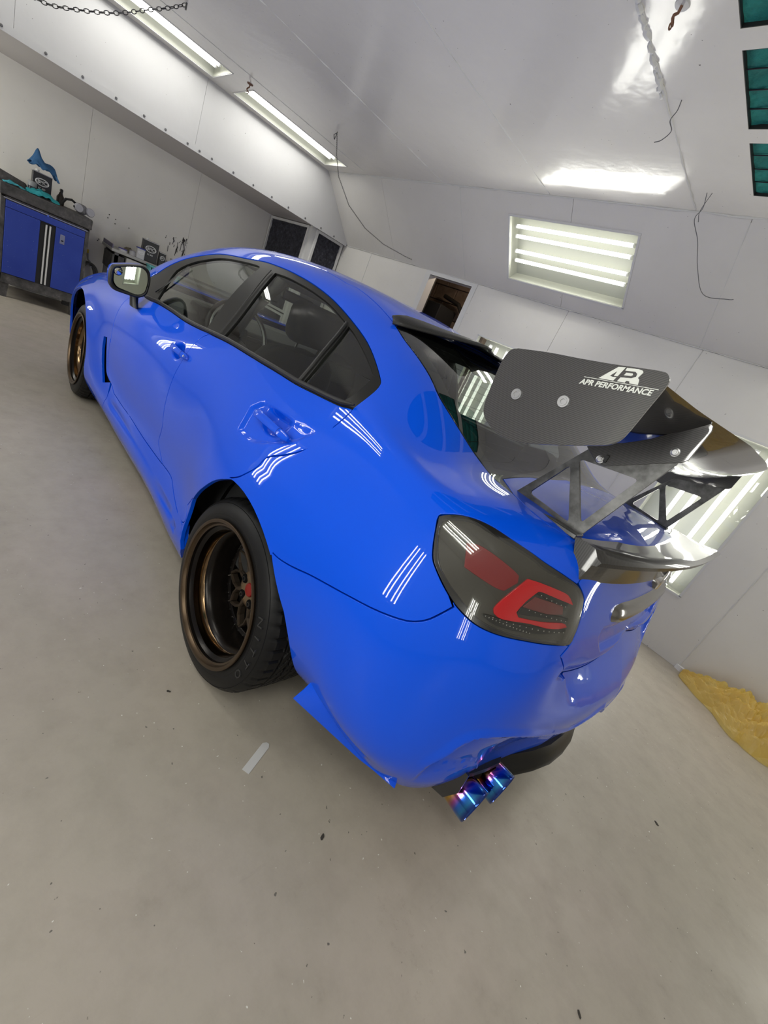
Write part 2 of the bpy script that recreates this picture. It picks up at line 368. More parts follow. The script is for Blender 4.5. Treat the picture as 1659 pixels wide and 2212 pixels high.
MB().box(1.9, 2.22, -3.42, -2.34, -.1, 2.6).box(1.9, 4.3, -3.42, -2.34, 2.4, 2.6).box(4.2, 4.3, -3.42, -2.34, -.1, 2.6).build('passage_wall', BLK, d1)
MB().box(2.22, 4.2, -3.42, -2.4, -.12, -.001).build('passage_floor', DARKBACK, d1)
pb = thing('added_fill_bulb', 'added unseen fill bulb high in the passage behind the doorway', 'light', (2.6,-2.75,2.36)); MB().lathe([(0,-.06),(.02,-.05),(.028,-.03),(.016,0),(.012,.02)], n=14).build('bulb', mat('fill_bulb_glow', (1,1,1), .5, emit=(1,.8,.6), estr=4), pb, smooth=True)  # added out of sight, with its point light, to brighten the block wall
ld_ = bpy.data.lights.new('fill_bulb_light', 'POINT'); ld_.energy = 9; ld_.color = (1,.82,.62); ld_.shadow_soft_size = .03; lo_ = bpy.data.objects.new('fill_bulb_light', ld_); C.objects.link(lo_); lo_.parent = pb; lo_.location = (0,0,-.11)
cp = tag(MB().tube([(3.05,-3.3,.0),(3.03,-3.3,1.6),(3.06,-3.28,1.85),(3.2,-3.25,2.0),(3.5,-3.25,2.05)], .028, 10).build('standpipe', mat('dark_pipe', (.02,.018,.016), .5), smooth=True), 'dark bent pipe rising inside the open doorway', 'pipe')
cd = thing('conduit', 'thin black conduit running up the block wall in the doorway', 'conduit', (2.82,-3.34,0))
MB().cyl((0,0,0), (0,0,2.35), .012, n=8).build('conduit_pipe', BLACK, cd); MB().box(-.02,.02,-.045,.005,1.2,1.23).box(-.02,.02,-.045,.005,1.9,1.93).build('clamp', GREY, cd)
db = thing('duct_box', 'dark square duct box high on the passage wall behind the doorway', 'duct', (3.45,-3.2,1.75))
MB().rbox(-.16,.16,-.18,.18,-.14,.16,.01,1).build('housing', MATB, db); MB().lathe([(.10,-.16),(.11,-.2),(.105,-.22),(.09,-.2)], n=20).build('duct_collar', GREY, db, smooth=True)
# exhaust filter box in the far right corner
eb = structure('trim_2'); eb['label'] = 'white boxed corner that carries the dark exhaust filters'
FR = Plane((0,-1.79,0), (1,0,0), (0,0,1), (0,1,0)); FX = Plane((4.8,0,0), (0,1,0), (0,0,1), (-1,0,0))
FPAD = mat('dark_filter_pad', (.06,.06,.07), .95); fn = noise(FPAD, 24, 6, .75, texc(FPAD)); L(FPAD, ramp(FPAD, fn.outputs[0], [(.3,(.015,.015,.02)),(.55,(.05,.05,.065)),(.8,(.16,.16,.19))]).outputs[0], bs(FPAD).inputs['Base Color']); bump(FPAD, fn.outputs[0], 1.0, .03)
def filt(P, u0, u1, v0, v1, name, label, flip=False):
    t = thing(name, label, 'filter', P.p((u0+u1)/2, v0, 0)); inv = t.location.copy()
    def fixo(o): 
        o.location = -inv; return o
    mb = MB(); w_ = .03
    box_on(P, u0, u1, v0, v0+w_, 0, .035, mb); box_on(P, u0, u1, v1-w_, v1, 0, .035, mb); box_on(P, u0, u0+w_, v0+w_, v1-w_, 0, .035, mb); box_on(P, u1-w_, u1, v0+w_, v1-w_, 0, .035, mb)
    fixo(mb.build('frame', TRIMW, t))
    nu, nv = 26, 30; V = []; F = []
    for i in range(nu+1):
        for j in range(nv+1):
            u = u0+w_*.8+(u1-u0-w_*1.6)*i/nu; v_ = v0+w_*.8+(v1-v0-w_*1.6)*j/nv
            V.append(P.p(u, v_, .012+random.uniform(-.006,.006)+.008*math.sin(u*17)*math.sin(v_*13)))
    for i in range(nu):
        for j in range(nv):
            a = i*(nv+1)+j; F.append((a, a+nv+1, a+nv+2, a+1))
    fixo(mesh('filter_pad', V, F, t, FPAD, True)); return t
filt(FR, 4.86, 5.96, .95, 2.09, 'exhaust_filter', 'dark exhaust filter facing the booth, left of the corner post')
filt(FX, -2.28, -1.84, .95, 2.09, 'exhaust_filter', 'dark ragged exhaust filter right of the corner post, end-on')
filt(FR, 4.86, 5.96, .02, .93, 'exhaust_filter', 'lower exhaust filter hidden behind the car, left of the corner post'); filt(FX, -2.28, -1.84, .02, .93, 'exhaust_filter', 'lower exhaust filter hidden behind the car, right of the corner post')
MB().box(4.82, 6, -2.3, -1.80, 0, 2.1).build('filter_box', DARKBACK, eb); MB().box(4.8, 4.86, -1.84, -1.775, 0, 2.1).build('corner_post', TRIMW, eb)
# ------------------------------------------------------------------ lamps
def lamp(P, u0, u1, v0, v1, longv, label, name='wall_light', cat='light', pairs=(.18,.33,.56,.71), M=None, depth=.11, trim=.012, cover=True, watt=1.0):
    o0 = P.p((u0+u1)/2, (v0+v1)/2, 0); t = thing(name, label, cat, o0)
    Q = Plane(P.p(0,0,0)-o0, P.U, P.V, P.N)
    mb = MB(); e = .0; th = .012; d = depth
    box_on(Q, u0, u1, v0, v1, -d-.01, -d, mb)
    box_on(Q, u0, u0+.006, v0, v1, -d, -.001, mb); box_on(Q, u1-.006, u1, v0, v1, -d, -.001, mb); box_on(Q, u0, u1, v0, v0+.006, -d, -.001, mb); box_on(Q, u0, u1, v1-.006, v1, -d, -.001, mb)
    mb.build('reflector', LAMPIN, t)
    mb = MB(); w_ = trim
    box_on(Q, u0-w_, u1+w_, v0-w_, v0+.004, 0, .004, mb); box_on(Q, u0-w_, u1+w_, v1-.004, v1+w_, 0, .004, mb); box_on(Q, u0-w_, u0+.004, v0, v1, 0, .004, mb); box_on(Q, u1-.004, u1+w_, v0, v1, 0, .004, mb)
    mb.build('trim_frame', TRIMW, t)
    V = [Q.p(u, v_, -.004) for u, v_ in ((u0,v0),(u1,v0),(u1,v1),(u0,v1))]
    if cover: mesh('cover_glass', V, [(0,1,2,3)], t, LAMPGLASS)
    me = None
    for f_ in pairs:
        if longv: a, b = Q.p(u0+(u1-u0)*f_, v0+.05, -.05), Q.p(u0+(u1-u0)*f_, v1-.05, -.05)
        else: a, b = Q.p(u0+.05, v1-(v1-v0)*f_, -.05), Q.p(u1-.05, v1-(v1-v0)*f_, -.05)
        if me is None:
            h = (b-a)/2; o = MB().cyl(-h, h, .015, n=8).build('tube', M or TUBEM, t); me = o.data
        else: o = link('tube', me, t)
        o.location = (a+b)/2
        ld = bpy.data.lights.new('tube_light', 'AREA'); ld.shape = 'RECTANGLE'; ld.size = .030; ld.size_y = (b-a).length; ld.energy = AREA_W*watt*(b-a).length/1.1; ld.color = (1.0,.98,.93)
        lo = bpy.data.objects.new('tube_light', ld); C.objects.link(lo); lo.parent = t; ax = (b-a).normalized(); zz = -Q.N; mt_ = Matrix((ax.cross(zz), ax, zz)).transposed().to_4x4(); mt_.translation = (a+b)/2+Q.N*.018; lo.matrix_basis = mt_
        ec = MB(); dd = (b-a).normalized(); ec.cyl(a-dd*.012, a, .017, n=8); ec.cyl(b, b+dd*.012, .017, n=8); ec.build('tube_socket', WHITE, t)
    return t
lamp(SR, *HS[0], False, 'rectangular light set in the sloping band above the rear wing')
lamp(SR, *HS[1], False, 'rectangular light set in the right slope behind the camera')
lamp(SL, *HS[0], False, 'rectangular light set in the left slope beside the car'); lamp(SL, *HS[1], False, 'rectangular light set in the left slope behind the camera')
lamp(WR, *VS[0], True, 'upright light in the right wall, seen through the wing stands')
lamp(WR, *VS[1], True, 'upright light in the right wall, just past the roof spoiler tip'); lamp(WR, *VS[2], True, 'upright light in the right wall, out of view behind the camera')
for i in range(4): lamp(WL, *VL[i], True, ['upright light in the left wall beside the rear wheel','upright light in the left wall beside the front door','upright light in the left wall behind the camera','added upright light, out of view in the left wall near the tool cabinet'][i])
for i, lb in enumerate(['ceiling strip light nearest the right wall, beside the soffit','ceiling strip light farther left, crossed by the hanging chain','ceiling strip light outside the left edge of the view']):
    h = CH[i]; lamp(CE, *h, True, lb, 'ceiling_light', 'light', (.30,.50,.70), STRIPM, .10, .004, False, .78)
# teal ceiling filters
FG = mat('teal_filter', (.02,.22,.19), .9); fn = noise(FG, 9, 5, .6, texc(FG)); L(FG, ramp(FG, fn.outputs[0], [(.25,(.006,.075,.07)),(.6,(.02,.23,.20)),(.8,(.06,.36,.30))]).outputs[0], bs(FG).inputs['Base Color']); bump(FG, fn.outputs[0], .8, .03)
for i, (u0, u1, v0, v1) in enumerate(FH):
    row, col = i % 6, i // 6
    t = thing('ceiling_filter', 'teal ceiling intake filter, ' + ['nearest the right wall', 'second from the right wall', 'third from the right wall', 'third from the left wall', 'second from the left wall', 'nearest the left wall'][row] + (' in the front row' if col == 0 else ' in the rear row, out of view'), 'filter', ((u0+u1)/2, (v0+v1)/2, 2.7), 0, 'teal filters in the ceiling')
    a, b = (u1-u0)/2, (v1-v0)/2
    nu = 16; V = []; F = []
    for p in range(nu+1):
        for q in range(nu+1):
            V.append((-a+2*a*p/nu, -b+2*b*q/nu, .016+.012*abs(math.sin(p*PI/4))*abs(math.sin(q*PI/4)) + random.uniform(-.003,.003)))
    for p in range(nu):
        for q in range(nu): k = p*(nu+1)+q; F.append((k, k+1, k+nu+2, k+nu+1))
    mesh('filter_pad', V, F, t, FG, True)
    mb = MB()
    for k in range(1, 4): mb.cyl((-a, -b+2*b*k/4, .012), (a, -b+2*b*k/4, .012), .0025, n=6); mb.cyl((-a+2*a*k/4, -b, .012), (-a+2*a*k/4, b, .012), .0025, n=6)
    mb.build('wire_grid', BLACK, t)
    MB().box(-a,-a+.003,-b,b,0.001,.04).box(a-.003,a,-b,b,0.001,.04).box(-a,a,-b,-b+.003,0.001,.04).box(-a,a,b-.003,b,0.001,.04).build('frame', BLACK, t)
# ---- car body: one smooth surface through measured points (metres, rear axle at x=0, y to the car's left) ----
XS=[3.2,2.95,2.65,2.35,2.05,1.7,1.3,.9,.55,.3,.05,-.2,-.4]
SY=[[.80,.86,.89,.88,.85,.845,.84,.845,.865,.875,.875,.84,.80],
[.84,.90,.925,.92,.90,.88,.875,.88,.895,.91,.92,.885,.83],
[.85,.915,.935,.93,.895,.865,.86,.86,.88,.915,.945,.925,.87],
[.85,.92,.94,.93,.89,.878,.875,.875,.89,.93,.955,.945,.905],
[.84,.905,.93,.91,.89,.885,.885,.885,.893,.92,.94,.93,.905],
[.80,.85,.87,.87,.868,.868,.868,.868,.87,.88,.89,.885,.872],
[.70,.77,.79,.80,.808,.812,.812,.812,.81,.806,.80,.80,.80],
[.62,.67,.70,.715,.735,.74,.735,.73,.73,.725,.72,.735,.735],
[.53,.57,.60,.63,.665,.655,.63,.62,.62,.615,.605,.63,.63],
[.42,.45,.47,.52,.57,.56,.54,.53,.53,.53,.525,.53,.53],
[.25,.25,.27,.30,.32,.31,.29,.28,.28,.28,.28,.28,.28],
[0]*13]
SZ=[[.18,.17,.17,.17,.15,.145,.145,.15,.155,.17,.19,.26,.30],
[.30,.29,.28,.27,.245,.235,.235,.24,.25,.26,.28,.32,.34],
[.42,.42,.42,.41,.38,.37,.37,.37,.38,.40,.42,.42,.42],
[.54,.56,.58,.56,.53,.53,.53,.54,.55,.57,.58,.58,.57],
[.64,.68,.70,.69,.68,.69,.70,.71,.72,.73,.74,.74,.73],
[.72,.76,.79,.80,.82,.83,.84,.855,.87,.88,.89,.885,.86],
[.79,.83,.86,.885,.905,.925,.95,.98,1.01,1.03,1.05,1.04,1.005],
[.82,.865,.90,.94,1.0,1.065,1.12,1.15,1.17,1.17,1.16,1.10,1.04],
[.84,.885,.925,.975,1.085,1.20,1.29,1.325,1.325,1.31,1.265,1.165,1.065],
[.85,.90,.945,.995,1.12,1.265,1.355,1.385,1.38,1.36,1.305,1.195,1.08],
[.86,.915,.96,1.01,1.155,1.305,1.39,1.42,1.413,1.39,1.33,1.215,1.095],
[.862,.92,.965,1.015,1.165,1.315,1.40,1.43,1.425,1.40,1.34,1.22,1.10]]
NOSE=[ # c0 (y=0), c1, c2
[(3.42,0,.20),(3.38,.42,.20),(3.31,.68,.19)],
[(3.55,0,.28),(3.50,.42,.29),(3.38,.74,.29)],
[(3.57,0,.40),(3.52,.42,.41),(3.39,.76,.41)],
[(3.57,0,.52),(3.51,.42,.53),(3.38,.75,.53)],
[(3.55,0,.62),(3.49,.41,.63),(3.36,.72,.63)],
[(3.50,0,.70),(3.44,.39,.70),(3.33,.66,.71)],
[(3.44,0,.76),(3.39,.36,.76),(3.30,.57,.77)],
[(3.38,0,.79),(3.34,.31,.79),(3.27,.49,.80)],
[(3.32,0,.81),(3.29,.25,.81),(3.25,.41,.825)],
[(3.25,0,.83),(3.23,.18,.83),(3.21,.31,.84)],
[(3.17,0,.845),(3.16,.1,.845),(3.16,.18,.85)],
[(3.08,0,.86),(3.08,0,.86),(3.10,0,.86)]]
TAIL=[ # c16 .. c21
[(-.58,.784,.288),(-.735,.716,.258),(-.81,.61,.25),(-.855,.43,.28),(-.905,.22,.29),(-.945,0,.29)],
[(-.585,.815,.335),(-.755,.745,.315),(-.835,.63,.32),(-.875,.44,.35),(-.93,.22,.36),(-.965,0,.36)],
[(-.59,.86,.41),(-.765,.79,.41),(-.855,.66,.43),(-.905,.45,.45),(-.955,.23,.46),(-.982,0,.46)],
[(-.59,.885,.57),(-.76,.80,.58),(-.865,.67,.58),(-.93,.455,.58),(-.968,.23,.58),(-.985,0,.58)],
[(-.585,.88,.73),(-.75,.79,.735),(-.86,.66,.73),(-.905,.45,.71),(-.925,.23,.71),(-.93,0,.71)],
[(-.58,.85,.86),(-.74,.76,.85),(-.835,.64,.84),(-.88,.44,.82),(-.895,.22,.81),(-.90,0,.81)],
[(-.575,.785,.98),(-.725,.70,.965),(-.81,.59,.955),(-.845,.41,.955),(-.865,.2,.96),(-.87,0,.96)],
[(-.57,.715,1.025),(-.70,.645,1.02),(-.79,.54,1.02),(-.84,.37,1.025),(-.865,.19,1.03),(-.87,0,1.03)],
[(-.555,.61,1.05),(-.66,.56,1.05),(-.74,.45,1.05),(-.79,.30,1.055),(-.815,.15,1.055),(-.82,0,1.055)],
[(-.53,.50,1.06),(-.60,.44,1.06),(-.66,.34,1.065),(-.70,.22,1.065),(-.72,.11,1.065),(-.72,0,1.065)],
[(-.49,.27,1.07),(-.53,.24,1.07),(-.57,.18,1.07),(-.60,.12,1.07),(-.61,.06,1.07),(-.61,0,1.07)],
[(-.46,0,1.08),(-.48,0,1.075),(-.49,0,1.075),(-.50,0,1.075),(-.51,0,1.075),(-.52,0,1.075)]]
def grid():
    G=np.zeros((22,12,3))
    for r in range(12):
        for i,p in enumerate(NOSE[r]): G[i,r]=p
        for i,x in enumerate(XS): G[3+i,r]=(x,SY[r][i],SZ[r][i])
        for i,p in enumerate(TAIL[r]): G[16+i,r]=p
    return G
class Spline2:
    def __init__(s,G):
        s.G=G;d=np.linalg.norm(np.diff(G[:,1:8],axis=0),axis=2).mean(1);s.U=np.concatenate([[0],np.cumsum(d)])
        d=np.linalg.norm(np.diff(G[4:16],axis=1),axis=2).mean(0);s.V=np.concatenate([[0],np.cumsum(d)])
        s.MU=s.mom(s.U);s.MV=s.mom(s.V)
    @staticmethod
    def mom(t):   # matrix giving second derivatives of the natural spline
        n=len(t);A=np.zeros((n,n));B=np.zeros((n,n));h=np.diff(t)
        A[0,0]=A[-1,-1]=1
        for i in range(1,n-1):
            A[i,i-1]=h[i-1];A[i,i]=2*(h[i-1]+h[i]);A[i,i+1]=h[i]
            B[i,i-1]=6/h[i-1];B[i,i]=-6/h[i-1]-6/h[i];B[i,i+1]=6/h[i]
        return np.linalg.solve(A,B)
    @staticmethod
    def w(t,M,x):
        n=len(t);x=np.clip(x,t[0],t[-1]);i=np.clip(np.searchsorted(t,x)-1,0,n-2);h=t[i+1]-t[i];a=(t[i+1]-x)/h;b=1-a
        W=np.zeros((len(x),n));k=np.arange(len(x));W[k,i]+=a;W[k,i+1]+=b
        return W+((a**3-a)*h*h/6)[:,None]*M[i]+((b**3-b)*h*h/6)[:,None]*M[i+1]
    def __call__(s,u,v):
        u=np.atleast_1d(np.asarray(u,float));v=np.atleast_1d(np.asarray(v,float))
        return np.einsum('ki,kj,ijc->kc',s.w(s.U,s.MU,u),s.w(s.V,s.MV,v),s.G)
    def nrm(s,u,v,e=2e-3):
        u=np.clip(np.atleast_1d(np.asarray(u,float)),e,s.U[-1]-e);v=np.clip(np.atleast_1d(np.asarray(v,float)),e,s.V[-1]-e)
        n=np.cross(s(u+e,v)-s(u-e,v),s(u,v+e)-s(u,v-e))
        return n/(np.linalg.norm(n,axis=1)[:,None]+1e-12)
BODY=Spline2(grid())
UV = {"belt": [[2.4287, 0.814], [2.6045, 0.8198], [2.8321, 0.8179], [3.0445, 0.8105], [3.3051, 0.8125], [3.4798, 0.8142], [3.6557, 0.8102], [3.8554, 0.8044], [3.9949, 0.7989], [4.0941, 0.8029], [4.1581, 0.8084], [4.215, 0.8181], [4.2536, 0.836]],
 "wtop": [[2.2518, 0.9605], [2.3389, 1.0172], [2.4596, 1.0587], [2.6478, 1.0769], [2.7707, 1.0834], [2.9557, 1.0795], [3.0625, 1.0804], [3.1933, 1.0904], [3.286, 1.0924], [3.4012, 1.0925], [3.5723, 1.0864], [3.7379, 1.0729], [3.8453, 1.0584], [3.9512, 1.0416], [4.0515, 1.0266], [4.1409, 1.0092], [4.2059, 0.9933], [4.2279, 0.9812], [4.2408, 0.9475], [4.2487, 0.8867], [4.2496, 0.8392]],
 "gfront": [],
 "glass_f": [[2.5538, 0.8399], [2.711, 0.8325], [2.9014, 0.8315], [3.1052, 0.8233], [3.2464, 0.8225], [3.2249, 0.8963], [3.2157, 0.9714], [3.2163, 1.0571], [3.1821, 1.0663], [2.9908, 1.0636], [2.8207, 1.0602], [2.7111, 1.047], [2.6121, 1.0332], [2.5288, 1.0072], [2.4897, 0.9815], [2.4976, 0.9423]],
 "tri_f": [[2.4455, 0.8332], [2.3125, 0.8878], [2.3556, 0.9357], [2.4519, 0.99], [2.4642, 0.9564], [2.4978, 0.8978], [2.5221, 0.8428]],
 "glass_r": [[3.4117, 0.8209], [3.4136, 0.8774], [3.4012, 0.9374], [3.3783, 0.9982], [3.3492, 1.0625], [3.4546, 1.0661], [3.617, 1.0627], [3.7722, 1.0529], [3.8904, 1.0357], [3.9086, 1.0333], [3.9343, 0.9827], [3.9662, 0.889], [3.9822, 0.8065], [3.8385, 0.8146], [3.6399, 0.8191]],
 "glass_q": [[3.9348, 1.028], [3.983, 1.0207], [4.0415, 1.0089], [4.1092, 0.9968], [4.1691, 0.9852], [4.1896, 0.9781], [4.2067, 0.8964], [4.2009, 0.8256], [4.153, 0.8117], [4.0895, 0.8057], [4.0097, 0.8039], [3.9973, 0.8673], [3.9676, 0.9634]],
 "dgap": [[3.3103, 0.8136], [3.2699, 0.7834], [3.2586, 0.7261], [3.2555, 0.6593], [3.2373, 0.5978], [3.2226, 0.529], [3.2103, 0.4539], [3.2046, 0.3719], [3.1629, 0.2934], [3.1903, 0.2622], [3.273, 0.2277]],
 "rdlow": [[3.273, 0.2277], [3.4038, 0.2343], [3.4581, 0.2183], [3.5084, 0.201], [3.6192, 0.1759], [3.6985, 0.1759], [3.7224, 0.2051], [3.698, 0.25]],
 "rdarch": [[3.698, 0.25], [3.7783, 0.3295], [3.8642, 0.4054], [3.9409, 0.4686], [4.0427, 0.5226], [4.0786, 0.5496], [4.1162, 0.5926], [4.1312, 0.6292], [4.181, 0.6602], [4.2249, 0.6929], [4.241, 0.7275], [4.2487, 0.7615], [4.218, 0.696], [4.2428, 0.7211], [4.2485, 0.7557], [4.2556, 0.7915], [4.2545, 0.8335]],
 "skgap": [[2.2998, 0.247], [2.36, 0.2174], [2.4317, 0.2133], [2.5226, 0.2104], [2.6954, 0.2142], [2.6761, 0.2156], [2.9709, 0.2136], [3.217, 0.2225], [3.273, 0.2277]],
 "fgap": [[2.2491, 0.7756], [2.2302, 0.6644], [2.2031, 0.5621], [2.2052, 0.4614], [2.1934, 0.4786], [2.1806, 0.4139], [2.1834, 0.3374], [2.2124, 0.2695], [2.2691, 0.2451]],
 "vent": [[2.0605, 0.4507], [2.1202, 0.4651], [2.142, 0.3483], [2.1806, 0.2698], [2.2639, 0.2417], [2.171, 0.2028], [2.0939, 0.2734], [2.0585, 0.3693]],
 "bgap": [[4.3264, 0.4563], [4.3611, 0.4569], [4.4008, 0.4651], [4.4371, 0.4763], [4.4718, 0.4887], [4.5266, 0.5061], [4.6143, 0.5332], [4.689, 0.5531], [4.7504, 0.5732], [4.7808, 0.5979], [4.7967, 0.6258], [4.8112, 0.6585]],
 "light": [[4.6659, 0.8016], [4.6777, 0.8214], [4.7041, 0.8519], [4.7368, 0.8746], [4.7768, 0.8831], [4.8244, 0.8777], [4.8717, 0.8698], [4.9213, 0.8568], [4.9747, 0.8457], [5.038, 0.8285], [5.0718, 0.8082], [5.1011, 0.7869], [5.1249, 0.7435], [5.134, 0.7076], [5.128, 0.673], [5.0534, 0.6674], [4.9884, 0.6605], [4.9361, 0.6513], [4.899, 0.6472], [4.8652, 0.6486], [4.829, 0.6587], [4.8016, 0.6699], [4.7687, 0.6878], [4.7446, 0.7024], [4.7216, 0.7177], [4.7035, 0.7398], [4.6844, 0.769]],
 "lens": [[4.6826, 0.7979], [4.7016, 0.8203], [4.7275, 0.8445], [4.761, 0.85], [4.8083, 0.8496], [4.8803, 0.8441], [4.9216, 0.8318], [4.9841, 0.8262], [5.0369, 0.8171], [5.0682, 0.7945], [5.0959, 0.7513], [5.1059, 0.7155], [5.0998, 0.684], [5.0288, 0.6778], [4.9692, 0.6689], [4.9166, 0.6633], [4.8778, 0.6628], [4.841, 0.6729], [4.7963, 0.6899], [4.7613, 0.7057], [4.7354, 0.7219], [4.7096, 0.7505], [4.6912, 0.778]],
 "fogred": [[4.7531, 0.7891], [4.7761, 0.8016], [4.8153, 0.801], [4.8615, 0.793], [4.8823, 0.7866], [4.8888, 0.7717], [4.8743, 0.7427], [4.8546, 0.7397], [4.8162, 0.7411], [4.7803, 0.7427], [4.7678, 0.7641]],
 "cred": [[4.9039, 0.7896], [4.9345, 0.7946], [4.98, 0.7966], [5.0203, 0.7929], [5.0522, 0.7739], [4.9891, 0.7777], [4.9403, 0.7754], [4.9329, 0.7585], [4.9259, 0.7379], [4.9222, 0.7133], [4.9338, 0.7043], [4.9891, 0.7137], [5.0519, 0.7248], [5.0718, 0.7188], [5.029, 0.7067], [4.9646, 0.7025], [4.9053, 0.6876], [4.8845, 0.6909], [4.8786, 0.7021], [4.8853, 0.7345]],
 "cmid": [[4.944, 0.7605], [5.0242, 0.766], [5.0382, 0.7454], [4.9763, 0.7324], [4.9296, 0.7281]],
 "led1": [[4.941, 0.7696], [4.9526, 0.7762], [5.0345, 0.7741], [5.0333, 0.7649], [4.9865, 0.7662]],
 "led2": [[4.9251, 0.7261], [4.9349, 0.7291], [5.0497, 0.7386], [5.0587, 0.7328], [4.9812, 0.7254], [4.928, 0.7131]],
 "led3": [[4.8666, 0.6774], [4.8775, 0.681], [4.9423, 0.6907], [5.0576, 0.7115], [5.0693, 0.7073], [4.9762, 0.6834], [4.8999, 0.6697]],
 "lid": [[4.7299, 1.1334], [4.8667, 1.064], [4.9329, 1.0339], [4.9798, 1.0242], [5.0008, 0.994], [5.0211, 0.9578], [5.0342, 0.9002], [5.0413, 0.8312]],
 "lid2": [[5.0413, 0.8312], [5.1054, 0.7831], [5.1319, 0.7242], [5.1305, 0.6748], [5.1054, 0.6375]],
 "lid3": [[5.1072, 0.6421], [5.143, 0.6075], [5.1831, 0.5593]],
 "ledge": [[5.1831, 0.5593], [5.2611, 0.4551], [5.3111, 0.425]],
 "lidbot": [[5.1831, 0.5593], [5.3266, 0.546], [5.4761, 0.5568], [5.6075, 0.5914]],
 "crease": [[4.916, 0.1182], [4.9361, 0.2455], [4.9597, 0.2986], [4.9806, 0.3483], [5.0066, 0.3747], [5.0511, 0.3822], [5.1167, 0.3778], [5.233, 0.3361], [5.4009, 0.2703], [5.4757, 0.3056], [5.5653, 0.3373]],
 "cpil": [[4.0279, 1.1619], [4.1017, 1.1492], [4.1709, 1.1545], [4.2598, 1.1636], [4.3312, 1.1643], [4.4412, 1.1946], [4.54, 1.1982], [4.6415, 1.1618], [4.7299, 1.1334]],
 "hr_cup": [[3.8928, 0.6956], [3.9369, 0.7253], [4.0053, 0.727], [4.1202, 0.7306], [4.212, 0.7365], [4.2073, 0.7238], [4.1834, 0.6977], [4.1366, 0.6704], [4.075, 0.6448], [4.0163, 0.6258], [3.9614, 0.6233], [3.9186, 0.626], [3.9094, 0.6512]],
 "hr": [[3.9314, 0.6895], [3.9864, 0.6963], [4.0933, 0.6999], [4.1537, 0.7014], [4.1598, 0.6859], [4.1121, 0.6772], [3.963, 0.6838]],
 "canard": [[4.5687, 0.2611], [4.6366, 0.276], [4.7417, 0.2655], [4.8276, 0.2289], [4.9383, 0.0]],
 "ditch": [[3.2854, 1.3283], [3.635, 1.1939], [3.7445, 1.1983], [3.851, 1.189], [3.9499, 1.1757], [4.025, 1.1644]],
 "cap": [[5.0097, 0.3669], [5.0532, 0.317], [5.3438, 0.1769]]}
# ------------------------------------------------------------------ car body panels cut from the body surface
def sdpoly(P, Q):
    # signed distance of points Q (n,2) to closed polygon P (inside positive)
    P = np.asarray(P); A = P; B = np.roll(P, -1, 0); d = np.full(len(Q), 1e9); ins = np.zeros(len(Q), bool)
    for a, b in zip(A, B):
        e = b-a; w_ = Q-a; t = np.clip((w_@e)/(e@e+1e-12), 0, 1); d = np.minimum(d, np.hypot(*(w_-t[:,None]*e).T))
        c = ((a[1] > Q[:,1]) != (b[1] > Q[:,1])); 
        with np.errstate(divide='ignore', invalid='ignore'): xx = a[0] + (Q[:,1]-a[1])*(b[0]-a[0])/(b[1]-a[1])
        ins ^= c & (Q[:,0] < xx)
    return np.where(ins, d, -d)
def dline(P, Q):
    # distance to an open polyline, signed (+ to its left) and the fraction along it
    P = np.asarray(P, float); best = np.full(len(Q), 1e9); sg = np.zeros(len(Q)); fr = np.zeros(len(Q)); n = len(P)-1
    for i in range(n):
        a, b = P[i], P[i+1]; e = b-a; w_ = Q-a; t = np.clip((w_@e)/(e@e+1e-12), 0, 1); r = w_-t[:,None]*e; d = np.hypot(*r.T)
        k = d < best; best = np.where(k, d, best); sg = np.where(k, np.sign(e[0]*w_[:,1]-e[1]*w_[:,0]), sg); fr = np.where(k, (i+t)/n, fr)
    return best, sg, fr
def sst(a, b, x): t = np.clip((x-a)/(b-a), 0, 1); return t*t*(3-2*t)
def uvof(X, guess=None):
    # parameters of the surface point nearest to X
    X = np.asarray(X, float); i = np.argmin(((GP-X)**2).sum(1)); uv = np.array([GU[i], GV[i]])
    for it in range(15):
        e = 1e-4; p0 = BODY(uv[:1], uv[1:])[0]; J = np.stack([(BODY(uv[:1]+e, uv[1:])[0]-p0)/e, (BODY(uv[:1], uv[1:]+e)[0]-p0)/e], 1)
        st = np.linalg.lstsq(J, X-p0, rcond=1e-3)[0]; k = np.abs(st).max()
        if k > .03: st *= .03/k
        uv = uv+st; uv[0] = np.clip(uv[0], 0, BODY.U[-1]); uv[1] = np.clip(uv[1], 0, BODY.V[-1])
    return uv
UM, VM = BODY.U[-1], BODY.V[-1]
GU, GV = [a.ravel() for a in np.meshgrid(np.linspace(0, UM, 260), np.linspace(0, VM, 90), indexing='ij')]; GP = BODY(GU, GV)
def dens(P, n=3):
    # smooth an open run of points, ends kept
    P = np.asarray(P, float)
    if len(P) < 3: return [tuple(p) for p in P]
    out = []; m_ = len(P)
    for i in range(m_-1):
        p0 = P[i-1] if i else 2*P[0]-P[1]; p1, p2 = P[i], P[i+1]; p3 = P[i+2] if i+2 < m_ else 2*P[-1]-P[-2]
        for k in range(n): t = k/n; out.append(tuple(.5*((2*p1)+(-p0+p2)*t+(2*p0-5*p1+4*p2-p3)*t*t+(-p0+3*p1-3*p2+p3)*t**3)))
    out.append(tuple(P[-1])); return out
def closed(P, n=3, sharp=50):
    P = [np.array(p) for p in P]; m_ = len(P); cs_ = []
    for i in range(m_):
        a = P[i]-P[i-1]; b = P[(i+1) % m_]-P[i]; c = math.degrees(math.acos(max(-1, min(1, (a@b)/(np.linalg.norm(a)*np.linalg.norm(b)+1e-9)))))
        if c > sharp: cs_.append(i)
    if len(cs_) < 2: cs_ = [0, m_//2]
    out = []
    for a, b in zip(cs_, cs_[1:]+[cs_[0]+m_]): out += dens([P[k % m_] for k in range(a, b+1)], n)[:-1]
    return out
